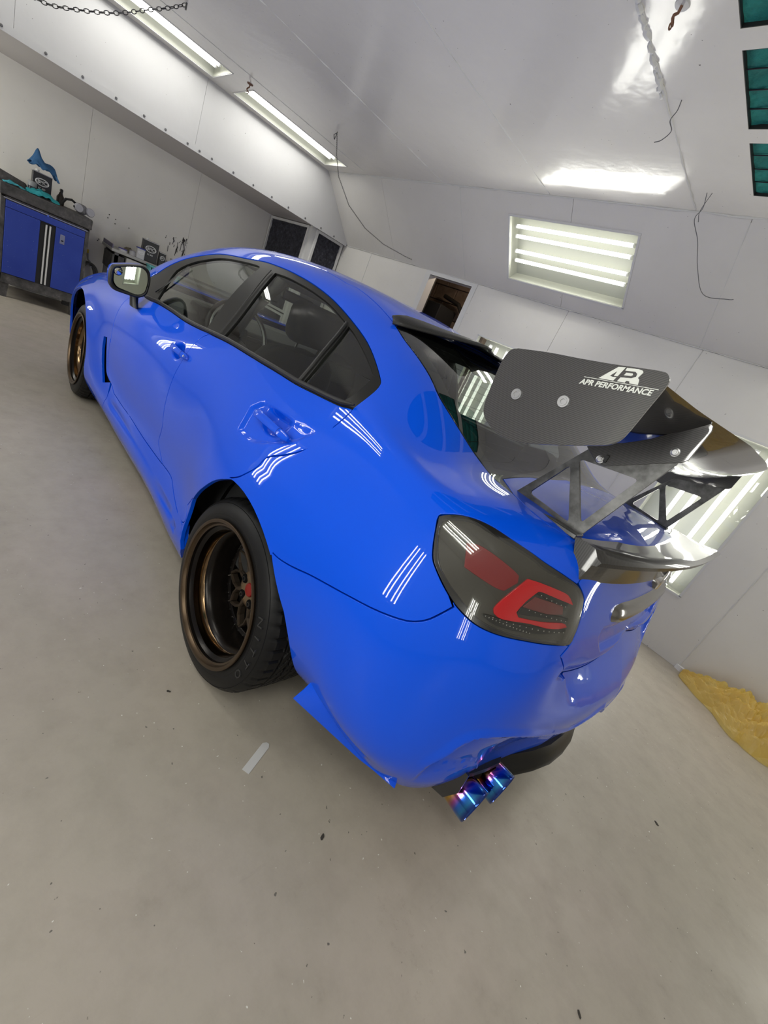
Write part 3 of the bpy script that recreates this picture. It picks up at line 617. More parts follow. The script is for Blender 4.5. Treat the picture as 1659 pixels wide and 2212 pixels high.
def inset(P, d):
    P = np.asarray(P); P = P[np.hypot(*(P-np.roll(P, 1, 0)).T) > 2e-4]
    A = .5*np.sum(P[:,0]*np.roll(P[:,1], -1)-np.roll(P[:,0], -1)*P[:,1])
    if A < 0: P = P[::-1]
    e0 = P-np.roll(P, 1, 0); e1 = np.roll(P, -1, 0)-P; n0 = np.stack([-e0[:,1], e0[:,0]], 1); n1 = np.stack([-e1[:,1], e1[:,0]], 1)
    n0 /= np.linalg.norm(n0, axis=1)[:,None]+1e-12; n1 /= np.linalg.norm(n1, axis=1)[:,None]+1e-12
    b = n0+n1; k = 2/np.maximum((b*b).sum(1), .5); Q = P+b*k[:,None]*d
    lo = np.array([0, 0]); hi = np.array([UM, VM]); on = ((P < lo+1e-5) | (P > hi-1e-5)); Q = np.where(on, P, Q)
    return np.clip(Q, lo, hi)
def polyline_sub(P, mx):
    out = []; P = np.asarray(P)
    for a, b in zip(P, np.roll(P, -1, 0)):
        k = max(1, int(np.hypot(*(b-a))/mx)); out += [a+(b-a)*i/k for i in range(k)]
    return np.array(out)
U_ = {k: [tuple(p) for p in v_] for k, v_ in UV.items()}
DLO_TIP = tuple(uvof((2.12,.79,.918)))
# ---- sculpted relief on the body: door handle cups, bumper lip, quarter crease, skirt groove
CUPR = closed(U_['hr_cup'], 4, 78); hc = np.mean(U_['hr'], 0); HF = uvof((.90,.872,.865)); QC = [uvof((-.0,.90,.845)), uvof((-.12,.895,.82)), uvof((-.26,.89,.80)), uvof((-.42,.87,.79))]
CREASE = dens(U_['crease'] + [tuple(uvof((-.985,.0,.47)))], 3)
_lb = U_['lidbot']; LIDB = dens(_lb + [(UM+.1, _lb[-1][1]+.02)], 3); LIPL = dens([U_['ledge'][-1], tuple(uvof((-.955,.28,.60))), tuple(uvof((-.98,.12,.60))), (UM+.1, uvof((-.985,0,.60))[1])], 4); LEFTL = dens(U_['lid3'], 3)+dens(U_['ledge'], 3)[1:]
_l = U_['lid3'][0]; LEDGE = np.array([tuple(p) for p in dens(U_['lid3'], 3)] + dens(U_['ledge'], 3)[1:] + [tuple(uvof((-.955,.30,.625))), tuple(uvof((-.98,.12,.615))), (UM+.2, uvof((-.985,0,.61))[1]), (UM+.2, BODY.V[4]+.06)] + [tuple(p) for p in U_['lidbot'][::-1]])
PLATE = np.array([tuple(uvof(p)) for p in ((-.88,.36,.845),(-.885,.37,.82),(-.90,.31,.765))] + [(UM+.2, uvof((-.91,0,.765))[1]), (UM+.2, uvof((-.89,0,.845))[1])])
SKG = dens([uvof(p) for p in ((1.80,.87,.30),(1.3,.87,.285),(.9,.87,.285),(.6,.88,.28),(.44,.89,.26))], 3)
def relief(u, v):
    Q = np.stack([u, v], 1); D = np.zeros(len(u))
    k = (np.abs(u-hc[0]) < .25) & (np.abs(v-hc[1]) < .2)
    if k.any():
        q = Q[k]; sd = sdpoly(CUPR, q); d = -.010*sst(-.003, .016, sd)
        ce_ = np.array([hc[0]-.015, hc[1]+.022]); r = np.hypot((q[:,0]-ce_[0])/.078, (q[:,1]-ce_[1])/.050); d -= .020*sst(1, .35, r)*sst(0, .01, sd); D[k] += d
    ce_ = HF; r = np.hypot((u-ce_[0]+.028)/.062, (v-ce_[1])/.044); D -= .017*sst(1, .45, r)
    k = (u > UM-1.9) & (v < .6)
    if k.any():
        d, sg, fr = dline(CREASE, Q[k]); below = np.where(sg > 0, -1, 1)   # curve runs rearwards: left side of it is upwards
        D[k] += -.022*sst(0, .014, np.where(sg > 0, -d, d))*sst(.30, .12, d)*sst(0, .12, fr) + .006*sst(.03, 0, d)*sst(0, .2, fr)
    d, sg, fr = dline(QC, Q); D += .0022*sst(.05, 0, d)*sst(1.0, .4, fr)*(fr < 1)
    k = (u > UM-1.2) & (v < .95)
    if k.any():
        q = Q[k]; dG, sG, _ = dline(LIDB, q); dL, sL, _ = dline(LIPL, q); dE, sE, fE = dline(LEFTL, q)
        inn_ = sst(.001, .030, np.where(sE > 0, dE, -dE))   # right-hand (centre) side of the recess edge
        mid_ = (sG < 0) & (sL > 0); up_ = sG > 0
        d = np.where(mid_, -.024*dL/(dL+dG+1e-6), np.where(up_, -.024*sst(.055, 0, dG), 0)); D[k] += d*np.where(up_, np.where(q[:,0] > LEFTL[0][0]-.02, 1, 1)*sst(LEFTL[0][0], LEFTL[0][0]+.02, q[:,0]), inn_)
        D[k] += -.014*sst(0, .02, sdpoly(PLATE, q))
    k = (v < .45) & (u > 1.8) & (u < 3.9)
    if k.any(): d, sg, fr = dline(SKG, Q[k]); D[k] -= .010*sst(.022, .0, d)*sst(0, .08, fr)*sst(1, .92, fr)
    return D
def surf(u, v, off=0.0):
    u = np.atleast_1d(u); v = np.atleast_1d(v); return BODY(u, v)+BODY.nrm(u, v)*(relief(u, v)+off)[:,None]
def surfn(u, v, e=.0015):
    a = surf(np.clip(u+e, 0, UM), v)-surf(np.clip(u-e, 0, UM), v); b = surf(u, np.clip(v+e, 0, VM))-surf(u, np.clip(v-e, 0, VM))
    n = np.cross(a, b); l = np.linalg.norm(n, axis=1); n0 = BODY.nrm(u, v); bad = l < 1e-9; n = n/(l[:,None]+1e-12); n[bad] = n0[bad]; return n
def panel(name, poly, M, parent, step=.024, depth=.014, gap=.0029, off=0.0, holes=(), mirror=None, fine=(), thick=False, insetd=None):
    B = inset(poly, gap if insetd is None else insetd); B = polyline_sub(B, step)
    Hs = [polyline_sub(h[::-1] if sum(h[i][0]*h[(i+1) % len(h)][1]-h[(i+1) % len(h)][0]*h[i][1] for i in range(len(h))) > 0 else h, step) for h in [list(map(tuple, inset(h, -gap))) for h in holes]]
    lo, hi = B.min(0), B.max(0); sets = []
    def gridpts(lo, hi, st):
        gu = np.arange(lo[0], hi[0]+st, st); gv = np.arange(lo[1], hi[1]+st, st); g = np.stack(np.meshgrid(gu, gv, indexing='ij'), -1)
        g[:,1::2,0] += st/2; return g.reshape(-1, 2)
    G = gridpts(lo, hi, step); G = G[sdpoly(B, G) > step*.45]
    for fb in fine:
        k = ~((G[:,0] > fb[0]) & (G[:,0] < fb[1]) & (G[:,1] > fb[2]) & (G[:,1] < fb[3])); G = G[k]
        g = gridpts(np.array([fb[0], fb[2]]), np.array([fb[1], fb[3]]), fb[4]); g = g[sdpoly(B, g) > .004]; G = np.concatenate([G, g])
    for h in Hs: G = G[sdpoly(h, G) < -step*.35]
    n0 = len(B); pts = [Vector(p) for p in B]; edges = [(i, (i+1) % n0) for i in range(n0)]
    for h in Hs: k = len(pts); pts += [Vector(p) for p in h]; edges += [(k+i, k+(i+1) % len(h)) for i in range(len(h))]
    nb = len(pts); pts += [Vector(p) for p in G]
    r = delaunay_2d_cdt(pts, edges, [], 1, 1e-7)
    uv = np.array([tuple(p) for p in r[0]]); T = [tuple(t) for t in r[2]]
    for h in Hs: sd = sdpoly(h, np.array([uv[list(t)].mean(0) for t in T])); T = [t for t, s_ in zip(T, sd) if s_ < 0]
    out = []
    for t in T:
        a, b, c = uv[t[0]], uv[t[1]], uv[t[2]]
        out.append(t if (b[0]-a[0])*(c[1]-a[1])-(b[1]-a[1])*(c[0]-a[0]) > 0 else t[::-1])
    T = out; u, v = uv[:,0], uv[:,1]; P = surf(u, v, off); Nn = surfn(u, v)
    cent = np.abs(P[:,1]) < 1e-6; 
    if mirror == 'join': Nn[cent,1] = 0; Nn /= np.linalg.norm(Nn, axis=1)[:,None]
    # boundary edges -> folded-in rim
    cnt = {}
    for t in T:
        for a, b in ((t[0],t[1]),(t[1],t[2]),(t[2],t[0])):
            if (b, a) in cnt: del cnt[(b, a)]
            else: cnt[(a, b)] = 1
    V = [tuple(p) for p in P]; NN = [tuple(n) for n in Nn]; F = list(T)
    if depth > 0:
        nxt = {}
        for a, b in cnt: nxt.setdefault(a, []).append(b)
        for a, b in cnt:
            if mirror == 'join' and cent[a] and cent[b]: continue
            e = P[b]-P[a]; on = np.cross(e, Nn[a]); l = np.linalg.norm(on)
            if l < 1e-9: continue
            on /= l; k = len(V); c = .0012
            na = Nn[a]*.8+on*.6; na /= np.linalg.norm(na)
            V += [tuple(P[a]), tuple(P[b]), tuple(P[b]+on*c-Nn[b]*c*1.5), tuple(P[a]+on*c-Nn[a]*c*1.5), tuple(P[b]-Nn[b]*depth+on*c), tuple(P[a]-Nn[a]*depth+on*c)]
            NN += [tuple(Nn[a]), tuple(Nn[b]), tuple(on), tuple(on), tuple(on), tuple(on)]
            F += [(k+1, k, k+3, k+2), (k+2, k+3, k+5, k+4)]
    if mirror == 'join':
        k = len(V); V += [(x, -y, z) for x, y, z in V]; NN += [(x, -y, z) for x, y, z in NN]; F += [tuple(i+k for i in f[::-1]) for f in F]
    me = bpy.data.meshes.new(name); me.from_pydata(V, [], F); me.update()
    for p in me.polygons: p.use_smooth = True
    me.normals_split_custom_set_from_vertices([tuple(map(float, n)) for n in NN])
    me.materials.append(M); o = link(name, me, parent)
    if mirror == 'copy': mirrored(o, parent)
    return o
def mirrored(o, parent):
    c = o.copy(); C.objects.link(c); c.parent = parent; c.matrix_basis = Matrix.Scale(-1, 4, (0,1,0)) @ o.matrix_basis
    for ch in o.children:
        d = ch.copy(); C.objects.link(d); d.parent = c
    return c
CAR = thing('sports_sedan', 'glossy blue wide-bodied sports sedan with a black carbon rear wing', 'car', (0,0,0))
def arc(cx, cz, r, a0, a1, n, yf):
    out = []
    for i in range(n+1):
        t = math.radians(a0+(a1-a0)*i/n); x, z = cx+r*math.cos(t), cz+r*math.sin(t); out.append(tuple(uvof((x, yf, z))))
    return out
def uvxz(x, z, y0=.9):
    # surface point of the flank with this x and z
    uv = uvof((x, y0, z))
    for k in range(6):
        p = BODY(*uv[:,None])[0]; uv = uvof((x, p[1], z))
    return tuple(uv)
def arcxz(cx, cz, r, a0, a1, n): return [uvxz(cx+r*math.cos(math.radians(a0+(a1-a0)*i/n)), cz+r*math.sin(math.radians(a0+(a1-a0)*i/n))) for i in range(n+1)]
belt, wtop, dgap, rdlow, rdarch, skgap, fgap, bgap, lid, lid2, lid3, lidbot, cpil, ditch = [dens(U_[k], 3) for k in ('belt','wtop','dgap','rdlow','rdarch','skgap','fgap','bgap','lid','lid2','lid3','lidbot','cpil','ditch')]
beltf = dens([DLO_TIP]+U_['belt'][:5], 3); beltr = dens(U_['belt'][4:], 3)
light = closed(U_['light'], 3, 70); LT = U_['light']
# index of pieces of the lamp outline
ltop = dens([LT[i] for i in (21,22,23,24,25,26,0,1,2,3,4,5,6,7,8,9)], 3)     # from the bumper gap round the front and along the top
lbot = dens([LT[i] for i in (21,20,19,18,17,16,15,14)], 3)                    # along the bottom to the rear inner corner
cut_end = len(BODY.U)
archr = arcxz(0, .34, .375, -22, 150, 30)
ib = min(range(len(archr)), key=lambda i: (archr[i][0]-bgap[0][0])**2+(archr[i][1]-bgap[0][1])**2)
archq = archr[:ib+1]; archb = arcxz(0, .34, .375, 150, 202, 10)
tipi = 4*3   # lowest point of the rear door
rd_tip = rdlow[-10]
# roof-side line forward of the traced ditch, down the windshield pillar
front_pillar = dens([uvof(p) for p in ((.82,.50,1.385),(1.2,.50,1.375),(1.5,.51,1.33),(1.75,.535,1.235),(1.95,.55,1.15),(2.15,.56,1.06),(2.3,.57,.99))], 3)
dt = [p for p in ditch[4:]]                      # traced part of the ditch (front end dropped)
ditch_all = front_pillar[::-1][:-1] + [tuple((np.array(front_pillar[0])+np.array(dt[0]))/2)] + dt   # from the windshield base back to the roof corner
quarter = wtop + rdarch[::-1][1:] + rdlow[::-1][1:10] + [uvxz(.395,.33)] + archq[1:] + bgap[1:] + ltop[1:] + lid[::-1][1:] + cpil[::-1][1:] + ditch_all[::-1][1:] + [tuple(uvof((2.22,.68,.95))), DLO_TIP]
FCUP = (hc[0]-.2, hc[0]+.2, hc[1]-.12, hc[1]+.12, .0048); FCUF = (HF[0]-.08, HF[0]+.08, HF[1]-.06, HF[1]+.06, .0055)
panel('quarter_panel', quarter, PAINT, CAR, mirror='copy')
fdoor = fgap + skgap[1:] + dgap[::-1][1:] + beltf[::-1][1:]
panel('front_door', fdoor, PAINT, CAR, fine=[FCUF], mirror='copy')
rdoor = dgap + rdlow[1:] + rdarch[1:] + beltr[::-1][1:-1]
panel('rear_door', rdoor, PAINT, CAR, fine=[FCUP], mirror='copy')
archf = arcxz(2.65, .34, .385, 196, -18, 34)
vent = closed(U_['vent'], 3, 50)
sk_start = uvxz(1.72, .30); 
fender = [tuple(uvof((2.3,.57,.99)))] + [(2.55*.35, BODY.V[8])] + [(.95, BODY.V[7]), (.95, 0.0)] + [uvxz(3.05,.20)] + archf[::-1] + [(uvxz(2.2,.17)[0], 0.0), (uvxz(1.9,.17)[0], 0.0), uvxz(1.80,.30)] + fgap[::-1][0:] + [DLO_TIP, tuple(uvof((2.22,.68,.95)))]
panel('front_fender', fender, PAINT, CAR, holes=[vent], mirror='copy')
skirt = [uvxz(1.80,.30)] + [(uvxz(1.9,.17)[0], 0.0)] + [(uvof((.40,.87,.16))[0], 0.0)] + [uvxz(.36,.24), uvxz(.395,.33)] + rdlow[::-1][9:] + skgap[::-1]
panel('side_skirt', skirt, PAINT, CAR, depth=.03, mirror='copy')
panel('front_bumper', [(0,0),(.95,0),(.95,BODY.V[7]),(0,BODY.V[7])], PAINT, CAR, mirror='join')
panel('hood', [(0,BODY.V[7]),(.95,BODY.V[7]),(2.55*.35,BODY.V[8]),tuple(uvof((2.3,.57,.99))),tuple(uvof((2.36,.3,1.0))),(uvof((2.38,0,1.0))[0],VM),(0,VM)], PAINT, CAR, mirror='join')
wsb = [(uvof((2.38,0,1.0))[0],VM), tuple(uvof((2.36,.3,1.0))), tuple(uvof((2.3,.57,.99)))]
k_ = 3*3
wst_i = min(range(len(ditch_all)), key=lambda i: abs(BODY([ditch_all[i][0]], [ditch_all[i][1]])[0][0]-1.62))
roof_c0 = (uvof((1.72,0,1.32))[0], VM); roof_c1 = (uvof((.12,0,1.35))[0], VM)
panel('windshield', wsb[:2] + ditch_all[:wst_i+1] + [tuple(uvof((1.68,.3,1.30))), roof_c0], GLASS, CAR, depth=.004, mirror='join')
roof_edge_r = [tuple(uvof((.10,.45,1.315))), tuple(uvof((.12,.25,1.335))), roof_c1]
panel('roof', ditch_all[wst_i:] + roof_edge_r + [roof_c0, tuple(uvof((1.68,.3,1.30)))], PAINT, CAR, mirror='join', gap=.003)
deckf = [tuple(uvof((-.49,.50,1.06))), tuple(uvof((-.47,.30,1.07))), (uvof((-.46,0,1.08))[0]+.02, VM)]
panel('rear_window', cpil + deckf + roof_edge_r[::-1], RGLASS, CAR, depth=.004, mirror='join', gap=.004)
frit = cpil + [(c[0]-.0, c[1]) for c in deckf[:1]] + [tuple(np.array(deckf[0])+np.array([-.05,.03]))] + [(p[0]-.01, p[1]+.055) for p in cpil[::-1][6:]]
panel('window_border', frit, GLOSSB, CAR, depth=.002, mirror='copy', gap=.004, off=-.002)
trunk = lid + lid2[1:] + lid3[1:] + lidbot[1:] + [(UM, lidbot[-1][1]+.02), (UM, VM), (deckf[-1][0], VM)] + deckf[::-1][1:]
panel('trunk_lid', trunk, PAINT, CAR, mirror='join', fine=[(UM-.62, UM, .60, .86, .0085)])
bumper = archb[::-1] and (bgap[::-1] + archb[0:] + [(uvxz(-.37,.20)[0], 0.0), (UM, 0.0), (UM, lidbot[-1][1]+.02)] + lidbot[::-1] + lid3[::-1][1:] + [U_['light'][14]] + lbot[::-1][0:])
panel('rear_bumper', bumper, PAINT, CAR, step=.016, depth=.02, mirror='join', fine=[(UM-1.05, UM, .02, .72, .0075)])
# dark inner shell closing the gaps
shell = [(.2, .02), (2.0, .02)]
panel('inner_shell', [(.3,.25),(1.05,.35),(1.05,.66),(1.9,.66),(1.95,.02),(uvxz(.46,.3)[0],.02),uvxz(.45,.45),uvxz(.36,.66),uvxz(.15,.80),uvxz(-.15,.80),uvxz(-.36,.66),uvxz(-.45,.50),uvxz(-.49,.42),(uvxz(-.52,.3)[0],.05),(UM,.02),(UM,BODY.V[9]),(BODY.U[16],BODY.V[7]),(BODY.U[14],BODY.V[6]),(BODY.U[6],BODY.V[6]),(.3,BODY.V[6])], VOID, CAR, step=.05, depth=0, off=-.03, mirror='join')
# ---- side windows: black surround, then panes
dlo = dens([DLO_TIP]+U_['belt'], 3) + wtop[::-1][1:]
gl = {k: closed(U_[k], 3, 40) for k in ('glass_f','glass_r','glass_q','tri_f')}
SURR = mat('satin_black_trim', (.012,.012,.012), .38, spec=.25)
panel('window_surround', dlo, SURR, CAR, holes=[gl['glass_f'], gl['glass_r'], gl['glass_q']], depth=.02, gap=.0005, off=-.003, step=.02, mirror='copy')
for k, nm in (('glass_f','front_side_window'),('glass_r','rear_side_window'),('glass_q','quarter_window')):
    panel(nm, gl[k], GLASS, CAR, depth=0, gap=0, insetd=-.004, off=-.009, mirror='copy')
ua, ub = uvof((2.08,.79,.93))[0], uvof((-.30,.78,1.05))[0]
panel('inner_trim', [(ua,.70),(ub,.78),(ub,.98),(uvof((-.1,.66,1.19))[0],1.17),(uvof((.6,.60,1.35))[0],1.20),(uvof((1.4,.60,1.30))[0],1.20),(ua+.25,1.12),(ua,1.0)], INT, CAR, holes=[gl['glass_f'], gl['glass_r'], gl['glass_q']], depth=0, gap=0, off=-.024, step=.05, mirror='copy')
for i in range(13):
    f_ = (i+.7)/13.2; xa = .06+(-.42-.06)*f_; ln = []
    for y in np.linspace(.47-.02*f_, 0, 9): q = uvof((xa-.03*(1-(y/.5)**2), y, 1.33-.28*f_)); ln.append(tuple(BODY(*q[:,None])[0]-BODY.nrm(*q)[0]*.004))
    ln = ln+[(x, -y, z) for x, y, z in ln[::-1][1:]]; MB().tube(ln, .0006, 4).build('defroster_line', BLACK, CAR)
# belt moulding along the window bottoms
bp = [surf(np.array([p[0]]), np.array([p[1]]), .004)[0] for p in dens([DLO_TIP]+U_['belt'], 2)]
mirrored(MB().tube([tuple(p+np.array([0,.000,.008])) for p in bp], [.003]+[.0075]*(len(bp)-3)+[.006,.003], 8).build('belt_moulding', BLACK, CAR, smooth=True), CAR)
# divider and pillars
def strip_on(name, pts, wdt, M, off=.002, th=.004):
    P = np.array([surf(np.array([p[0]]), np.array([p[1]]), off)[0] for p in pts]); Nn = np.array([surfn(np.array([p[0]]), np.array([p[1]]))[0] for p in pts]); V = []; F = []
    for i, p in enumerate(P):
        t = P[min(i+1, len(P)-1)]-P[max(i-1, 0)]; t /= np.linalg.norm(t); s_ = np.cross(t, Nn[i])*wdt/2
        V += [p-s_, p-s_*.6+Nn[i]*th, p+s_*.6+Nn[i]*th, p+s_]
    for i in range(len(P)-1): F += [(4*i+k, 4*i+4+k, 4*i+5+k, 4*i+1+k) for k in range(3)]
    o = mesh(name, V, F, CAR, M, True); mirrored(o, CAR); return o
gq = U_['glass_q']; gr = U_['glass_r']
strip_on('window_divider', dens([tuple((np.array(gq[0])+np.array(gr[9]))/2), tuple((np.array(gq[12])+np.array(gr[10]))/2), tuple((np.array(gq[11])+np.array(gr[11]))/2), tuple((np.array(gq[10])+np.array(gr[12]))/2)], 4), .012, BLACK, .001, .005)
gf = U_['glass_f']
strip_on('pillar_trim', dens([(gr[0][0]-.03, gr[0][1]-.005), (gr[2][0]-.03, gr[2][1]), (gr[4][0]-.03, gr[4][1])], 5), .006, BLACK, .001, .003)
strip_on('window_channel', dens([tuple(uvof((1.62,.765,.97))), tuple(uvof((1.55,.74,1.05))), tuple(uvof((1.48,.70,1.16)))], 4), .014, BLACK, .001, .004)
# ---- front wing vent: black recess and inner fin
panel('vent_recess', vent, VOID, CAR, depth=0, insetd=-.004, off=-.045, mirror='copy')
# ---- door handles
def handle(cuv, L_, ang, name='door_handle'):
    p = surf(np.array([cuv[0]]), np.array([cuv[1]]), 0)[0]; base = BODY(np.array([cuv[0]]), np.array([cuv[1]]))[0]; n = BODY.nrm(cuv[0], cuv[1])[0]
    t = BODY(np.array([cuv[0]+.02]), np.array([cuv[1]]))[0]-base; t[2] += ang*np.linalg.norm(t); t /= np.linalg.norm(t); b = np.cross(n, t); b /= np.linalg.norm(b)
    V = []; F = []; ns = 15; m_ = 12
    for i in range(ns):
        s_ = -1+2*i/(ns-1); h = .010+.011*(1-abs(s_)**3); w_ = .0125*(1-.18*s_)*(1-.9*max(0, abs(s_)-.86)/.14*.55)
        if s_ > .55: w_ *= 1.12; h += .002
        for k in range(m_):
            a = 2*PI*k/m_; ca, sa = math.cos(a), math.sin(a)
            V.append(base + t*s_*L_/2 + b*w_*np.sign(ca)*abs(ca)**.6 + n*(h-.008+.008*np.sign(sa)*abs(sa)**.6))
    for i in range(ns-1):
        for k in range(m_): F.append((i*m_+k, (i+1)*m_+k, (i+1)*m_+(k+1) % m_, i*m_+(k+1) % m_))
    F += [tuple(range(m_)), tuple(range((ns-1)*m_, ns*m_))[::-1]]
    mb = MB().add(V, F); h_ = mb.build(name, PAINT, CAR, smooth=True)
    # seam before the end cap
    q = base + t*L_*.28; g = MB(); pts = [q + b*.0135*1.02*math.cos(a) + n*(.0145+.0088*math.sin(a)) for a in np.linspace(-.4, PI+.4, 11)]
    g.tube(pts, .0006, 5).build('handle_seam', mat('seam_blue', (.0,.03,.35), .5), h_)
    mirrored(h_, CAR); return base, t, b, n
handle(tuple(hc), .215, -.02)
hb, ht, hbb, hn = handle(tuple(HF), .20, -.02)
MB().cyl(hb+ht*.09+hn*.014, hb+ht*.09+hn*.0215, .0055, n=12).build('key_lock', CHROME, CAR, smooth=True)
# ---- door mirrors
MX = 1.60
prof = roundpoly([(.994,1.030),(.93,1.058),(.868,1.080),(.838,1.066),(.826,1.02),(.832,.95),(.868,.922),(.975,.922),(.998,.945),(1.002,1.0)], .022, 3)
V = []; F = []; n_ = len(prof); cy, cz = .91, 1.0
for sc, x in ((1.0, MX), (1.03, MX+.02), (1.0, MX+.06), (.86, MX+.10), (.6, MX+.125), (.25, MX+.135)):
    V += [(x, cy+(a-cy)*sc, cz+(b-cz)*sc) for a, b in prof]
for i in range(5): F += [(i*n_+k, i*n_+(k+1) % n_, (i+1)*n_+(k+1) % n_, (i+1)*n_+k) for k in range(n_)]
F += [tuple(range(5*n_, 6*n_))]
mh = MB().add(V[n_:], [tuple(i-n_ for i in f) for f in F if min(f) >= n_]).build('mirror_housing', PAINT, CAR, smooth=True)
bz = MB(); V = []
for sc, x in ((1.03, MX+.02), (1.0, MX-.004), (.93, MX-.007), (.84, MX+.006)): V += [(x, cy+(a-cy)*sc, cz+(b-cz)*sc) for a, b in prof]
bz.add(V, [(i*n_+k, i*n_+(k+1) % n_, (i+1)*n_+(k+1) % n_, (i+1)*n_+k) for i in range(3) for k in range(n_)]); bzo = bz.build('mirror_bezel', BLACK, mh, smooth=True)
gm = mesh('mirror_glass', [(MX+.016+.28*(a-cy)*.85, cy+(a-cy)*.85, cz+(b-cz)*.85) for a, b in prof], [tuple(range(n_))], mh, MIRR)
MB().lathe([(0,-.006),(.012,-.0052),(.019,-.003),(.0215,0)], (MX+.026, .965, 1.012), 'x', 20).build('blind_spot_mirror', mat('convex_mirror', (.8,.82,.8), .02, 1), mh, smooth=True)
V = [];F=[]
for i, (c, w_, h_) in enumerate((((1.64,.868,.87), .05, .018), ((1.645,.872,.90), .038, .018), ((1.645,.876,.94), .028, .02), ((1.645,.88,.97), .03, .02))):
    for k in range(10): a = 2*PI*k/10; V.append((c[0]+w_*math.cos(a), c[1]+h_*math.sin(a), c[2]))
F = [(i*10+k, i*10+(k+1) % 10, (i+1)*10+(k+1) % 10, (i+1)*10+k) for i in range(3) for k in range(10)]+[tuple(range(10))]
MB().add(V, F).build('mirror_stalk', BLACK, mh, smooth=True)
mirrored(mh, CAR)
# ---- tail lamps
TLH = mat('lamp_housing', (.012,.012,.012), .25, coat=1); TLI = mat('smoked_lamp_interior', (.05,.047,.041), .35, coat=.4)
tl = panel('tail_light', light, TLH, CAR, step=.014, depth=.02, gap=.0015, off=0)
def lpart(k, nm, M, off, depth=.004, sharp=40, inst=.0):
    return panel(nm, closed(U_[k], 3, sharp), M, tl, step=.012, depth=depth, gap=0, insetd=inst, off=off)
lpart('lens', 'smoked_panel', TLI, .001, .001)
lpart('fogred', 'red_reflector', REDD, .003, .003)
REDL = mat('bright_red_lens', (.62,.004,.012), .22, coat=1); REDP = mat('pink_lens', (.16,.03,.03), .3, coat=1)
lpart('cred', 'red_light_guide', REDL, .006, .006)
lpart('cmid', 'dark_red_lens', REDP, .004, .003)
LEDB = mat('led_black', (.02,.02,.02), .5); LEDW = mat('led_lens', (.4,.4,.37), .2)
for k in ('led1','led2','led3'): lpart(k, 'led_strip', LEDB, .0075, .002)
mb = MB()
for a, b, n_l in ((U_['led1'][0], U_['led1'][3], 6), (U_['led2'][1], U_['led2'][3], 8), (U_['led3'][1], U_['led3'][4], 13), (U_['led3'][0], U_['led3'][5], 14)):
    for i in range(n_l):
        q = np.array(a)+(np.array(b)-np.array(a))*(i+.5)/n_l; p = surf(q[:1], q[1:], .0098)[0]; mb.box(p[0]-.001,p[0]+.0005,p[1]-.0009,p[1]+.0009,p[2]-.0009,p[2]+.0009)
mb.build('led_lenses', LEDW, tl)['kind'] = 'stuff'
panel('clear_lens', closed(U_['lens'], 3, 40), LENS, tl, step=.02, depth=.006, gap=0, insetd=-.002, off=.0115)
tr = tl.copy(); C.objects.link(tr); tr.parent = CAR; tr.matrix_basis = Matrix.Scale(-1, 4, (0,1,0))
for ch in list(tl.children): d = ch.copy(); C.objects.link(d); d.parent = tr
# ---- licence plate garnish and round badge above it
garn = [uvof(p) for p in ((-.88,.30,.905),(-.88,.30,.86),(-.89,.28,.845))]
def bar(name, ys, x_of, z0, z1, dx, M):
    V = []; F = []; pr_ = [(.03,z0+.002),(-dx*.5,z0),(-dx*.9,z0+.008),(-dx,z0+.02),(-dx*.8,(z0+z1)/2+.008),(-dx*.35,z1-.008),(.015,z1)]
    for y in ys:
        e = min(1, ((abs(ys[0])-abs(y))/.05+.02)**.5)
        for a, b in pr_: V.append((x_of(y)+(a*e if a < 0 else a), y, (z0+z1)/2+(b-(z0+z1)/2)*(.55+.45*e)))
    n = len(pr_)
    for i in range(len(ys)-1): F += [(i*n+k, i*n+k+1, (i+1)*n+k+1, (i+1)*n+k) for k in range(n-1)]
    F += [tuple(range(n)), tuple(range((len(ys)-1)*n, len(ys)*n))]
    return MB().add(V, F).build(name, M, CAR, smooth=True)
def trunk_x(y, z): p = BODY(*uvof((-.88, abs(y), z))[:,None])[0]; return p[0]
tx = {y: trunk_x(y, .90) for y in np.round(np.linspace(.34, -.34, 25), 4)}
bar('trunk_garnish', list(tx), lambda y: tx[y]+.004, .848, .912, .028, mat('dark_chrome', (.26,.255,.25), .16, metal=1))
bx_ = trunk_x(0, .955)
MB().lathe([(0,-.022),(.036,-.021),(.042,-.016),(.044,0)], (bx_, 0, .965), 'x', 28).build('badge', CHROME, CAR, smooth=True)
# small letters left of the trunk face are too faint to read: a faint row of raised strokes
# ---- canards at the rear bumper sides
def wedge(name, rows, M=PAINT, th=.008):
    V = []; F = []; n = len(rows[0]); r_ = len(rows)
    for row in rows: V += [tuple(p) for p in row]
    for i in range(r_-1): F += [(i*n+k, i*n+k+1, (i+1)*n+k+1, (i+1)*n+k) for k in range(n-1)]
    o = mesh(name, V, F, CAR, M, True); s_ = o.modifiers.new('solid', 'SOLIDIFY'); s_.thickness = th; s_.offset = 0
    ss_ = o.modifiers.new('bev', 'BEVEL'); ss_.width = .002; ss_.segments = 2; ss_.limit_method = 'ANGLE'
    mirrored(o, CAR); return o
inn0 = [(-.375,.835,.385),(-.45,.855,.40),(-.54,.85,.385),(-.64,.82,.345),(-.72,.775,.30),(-.765,.715,.262)]
mid = [(-.365,.85,.33),(-.44,.875,.335),(-.53,.87,.325),(-.63,.835,.295),(-.715,.785,.265),(-.768,.715,.25)]
out_ = [(-.36,.872,.275),(-.44,.885,.272),(-.53,.875,.268),(-.63,.84,.258),(-.715,.785,.248),(-.77,.712,.243)]
inn = [(-.463,.845,.385),(-.54,.825,.368),(-.625,.775,.335),(-.66,.745,.305),(-.69,.725,.290),(-.745,.690,.275)]
